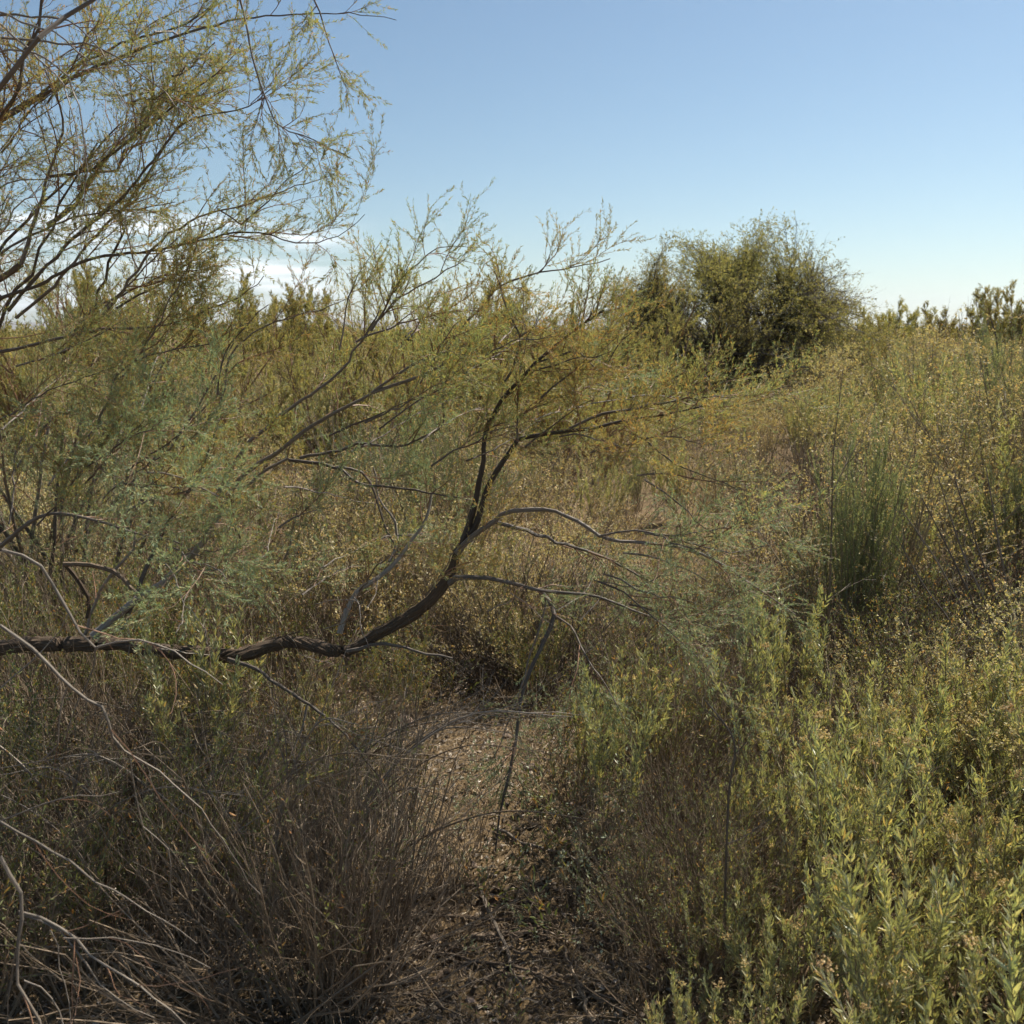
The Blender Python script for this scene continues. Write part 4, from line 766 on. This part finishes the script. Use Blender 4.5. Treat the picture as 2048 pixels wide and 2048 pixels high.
E_([(410, 394), (430, 410), (450, 424), (508, 375), (586, 305)], 2, .8, 2.75, per=5, foliage=False)
E_([(440, -60), (449, 0), (480, 98), (508, 195), (527, 242), (586, 266), (664, 300)], 3, .8, 2.6, 2.55, t0=.5, up=-.05, per=20, l1=.13, lab="dark branchlet hanging from the top")
E_([(560, -60), (600, 20), (620, 70), (640, 120), (655, 160)], 2.5, .7, 2.65, up=-.15, per=22, l1=.16)
for pts in ([(-30, 30), (78, 27), (148, 43), (203, 117), (219, 176), (234, 205)], [(-20, 30), (60, 98), (120, 150), (140, 210), (150, 330)], [(-20, 70), (80, 76), (180, 85), (260, 140), (330, 200), (400, 290)], [(-40, 10), (40, 40), (110, 60), (200, 150), (262, 230)], [(-60, 120), (30, 90), (110, 120), (150, 200), (155, 400), (150, 500)]):
    E_(pts, 2.6, .8, 2.4, 2.3, per=3, foliage=False, bark=B_PALE, l1=.15)
E_([(411, 746), (416, 672), (449, 629), (508, 574)], 2.6, 1, 2.8, per=9)
E_([(160, 840), (200, 760), (230, 700), (300, 670), (380, 650), (470, 610)], 3, 1, 2.8, per=11)
E_([(0, 480), (60, 440), (140, 410), (240, 400), (330, 380)], 3, 1, 2.9, per=14)
fill(B_, 8, (-120, 180), (100, 520), 42, 16, (150, 290), (2.6, 3.1), .12, -3, per=10, l1=.28)
fill(B_, 5, (230, 400), (20, 200), 20, 20, (70, 140), (2.6, 2.9), .05, -3, per=12, l1=.2)
fill(B_, 4, (-100, 330), (350, 600), 30, 14, (160, 300), (2.7, 3.1), .12, -3, per=10)
fill(B_, 12, (-120, 260), (680, 1000), 48, 18, (180, 380), (2.6, 3.2), .15, -3, per=14)
# the rest of its crown stands outside the frame, over the thicket
for _ in range(14):
    x = rs.uniform(-2.6, -1.3); y = rs.uniform(1.6, 3.6); z = rs.uniform(1.3, 2.3); a = rs.uniform(-.6, 1.2); L_ = rs.uniform(.7, 1.1)
    Pq = np.array([[x + math.cos(a) * L_ * t * .7, y + math.sin(a) * L_ * t * .7, z + L_ * t * .75] for t in np.linspace(0, 1, 14)]); Pq += .012 * rng.standard_normal(Pq.shape)
    dress(B_, Pq, np.linspace(.008, .002, 14), per=13, sides=5, dens=150)
Rel(B_).done()

# --- second row: tamarisk behind the left of the trunk
g0 = at(120, 1330, 4.6); C_ = empty("tamarisk_tree", (g0[0], g0[1], float(gz(g0[0], g0[1]))))
tag(C_, "bushy blue green tamarisk tree behind the level trunk at left", "tree")
rs = random.Random(11); rng = np.random.default_rng(33)
for _ in range(20):
    a = rs.gauss(.15, .45); P0 = g0 + np.array([rs.uniform(-.25, .25), rs.uniform(-.2, .2), -.45 * 0]); P0[2] = float(gz(P0[0], P0[1])); L_ = rs.uniform(1.3, 1.95)
    d = unit(np.array([math.sin(a) * 1.0, rs.gauss(-.1, .35), math.cos(a)])); Pq = [P0]
    for k in range(18): d = unit(d + np.array([.012 * math.copysign(1, a), 0, 0]) + .05 * rng.standard_normal(3)); Pq.append(Pq[-1] + d * L_ / 18)
    dress(C_, np.array(Pq), np.linspace(.014, .003, 19), per=10, l1=.42, l2=.14, per2=24, dens=240, lf=.015, t0=.25, sides=6)
Rel(C_).done()

# --- dead grey bush in the left foreground
g0 = at(-330, 1900, 1.75); G_ = empty("dead_bush", (g0[0], g0[1], float(gz(g0[0], g0[1])))); tag(G_, "leafless grey bush whose bare branches cross the lower left corner", "dead shrub")
rng = np.random.default_rng(34)
def H_(pts, r0, r1, Y0, Y1=None, per=5, l1=.28, **kw): return dress(G_, *limb(pts, r0 * .92, r1 * .92, Y0, Y1), per=per, l1=l1, l2=.12, per2=6, foliage=False, bark=B_GREY, up=0, bias=(.15, 0, -.12), **kw)
for e in [(0, 1037), (0, 1180), (0, 1550), (0, 1615)]:
    H_([(-330, 1950), (-260, 1750), (-150, e[1] + (60 if e[1] < 1500 else 30)), e], 8, 5, 1.75, 1.7, per=0)
H_([(0, 1037), (57, 1060), (90, 1100), (130, 1150), (160, 1195), (180, 1222)], 4.6, 3.4, 1.8, 1.8, lab="smooth grey branch falling in front of the level trunk", per=2)
H_([(180, 1222), (230, 1213), (270, 1213), (330, 1228), (380, 1256), (420, 1290)], 3.5, 1.5, 1.8, 1.8, per=3)
H_([(180, 1222), (168, 1270), (140, 1330), (120, 1400)], 2.4, 1.2, 1.8, per=3)
H_([(0, 1180), (60, 1228), (130, 1285), (190, 1322), (212, 1345), (222, 1390), (245, 1430), (300, 1468), (365, 1520), (420, 1580), (470, 1660), (490, 1690)], 5, 1.4, 1.7, 1.65, lab="long grey branch crossing the thicket diagonally", per=3)
H_([(130, 1290), (110, 1350), (95, 1420), (0, 1450)], 2.5, 1.2, 1.7, per=3)
H_([(245, 1430), (250, 1500), (265, 1560), (320, 1590), (330, 1680), (300, 1760), (230, 1800)], 2.2, 1, 1.68, per=3)
H_([(0, 1550), (50, 1530), (130, 1500), (230, 1495)], 2.6, 1.2, 1.7, per=3)
H_([(0, 1550), (60, 1590), (150, 1635), (240, 1690), (310, 1740), (370, 1780)], 3.8, 1.2, 1.65, 1.6, per=4)
H_([(0, 1615), (25, 1670), (36, 1720), (33, 1780), (45, 1850), (70, 1900), (85, 1960)], 5.5, 4, 1.55, 1.5, lab="thick grey branch bending down at the left edge", per=3)
H_([(36, 1720), (100, 1745), (160, 1790), (230, 1830), (290, 1870), (350, 1935)], 4, 1.8, 1.55, 1.5, lab="forked grey branch in the bottom left corner", per=7)
H_([(36, 1725), (90, 1750), (140, 1800), (200, 1860), (290, 1920)], 3, 1.2, 1.55, 1.5, per=6)
H_([(120, 1770), (200, 1775), (300, 1780), (400, 1820)], 2.4, 1, 1.52, per=4)
H_([(45, 1850), (90, 1890), (130, 1960)], 2.5, 1.5, 1.52, per=5)
H_([(30, 1790), (10, 1860), (15, 1950)], 2.4, 1.2, 1.5, per=5)
H_([(95, 1755), (110, 1840), (150, 1960)], 2, 1, 1.52, per=5)
H_([(380, 1620), (440, 1570), (500, 1530), (560, 1500), (600, 1470)], 2.2, .8, 2.0, per=8, l1=.2)
H_([(0, 1300), (60, 1240), (110, 1190), (130, 1160)], 2, 1.2, 1.9, per=3)
Rel(G_).done()
print("SPR", CNT, "faces", sum(len(m.polygons) for m in bpy.data.meshes))

# ------------------------------------------------------------------ the air that fades the hills
HZ = 1.0
import bmesh
hb = bmesh.new(); bmesh.ops.create_cube(hb, size=1); hme = bpy.data.meshes.new("haze"); hb.to_mesh(hme); hb.free()
ho = put("haze", hme); ho.scale = (24000, 24000, 400); ho.location = (0, 0, 196); ho.scale = (24000, 24000, 396)
vm, n, l = mat_new("haze_air"); pv = n.new("ShaderNodeVolumePrincipled"); pv.inputs["Color"].default_value = (.80, .88, 1.0, 1); pv.inputs["Density"].default_value = 7.0e-5; pv.inputs["Anisotropy"].default_value = .3
o = n.new("ShaderNodeOutputMaterial"); l.new(pv.outputs[0], o.inputs["Volume"]); hme.materials.append(vm); tag(ho, "thin pale air between the brush and the hills", kind="stuff")
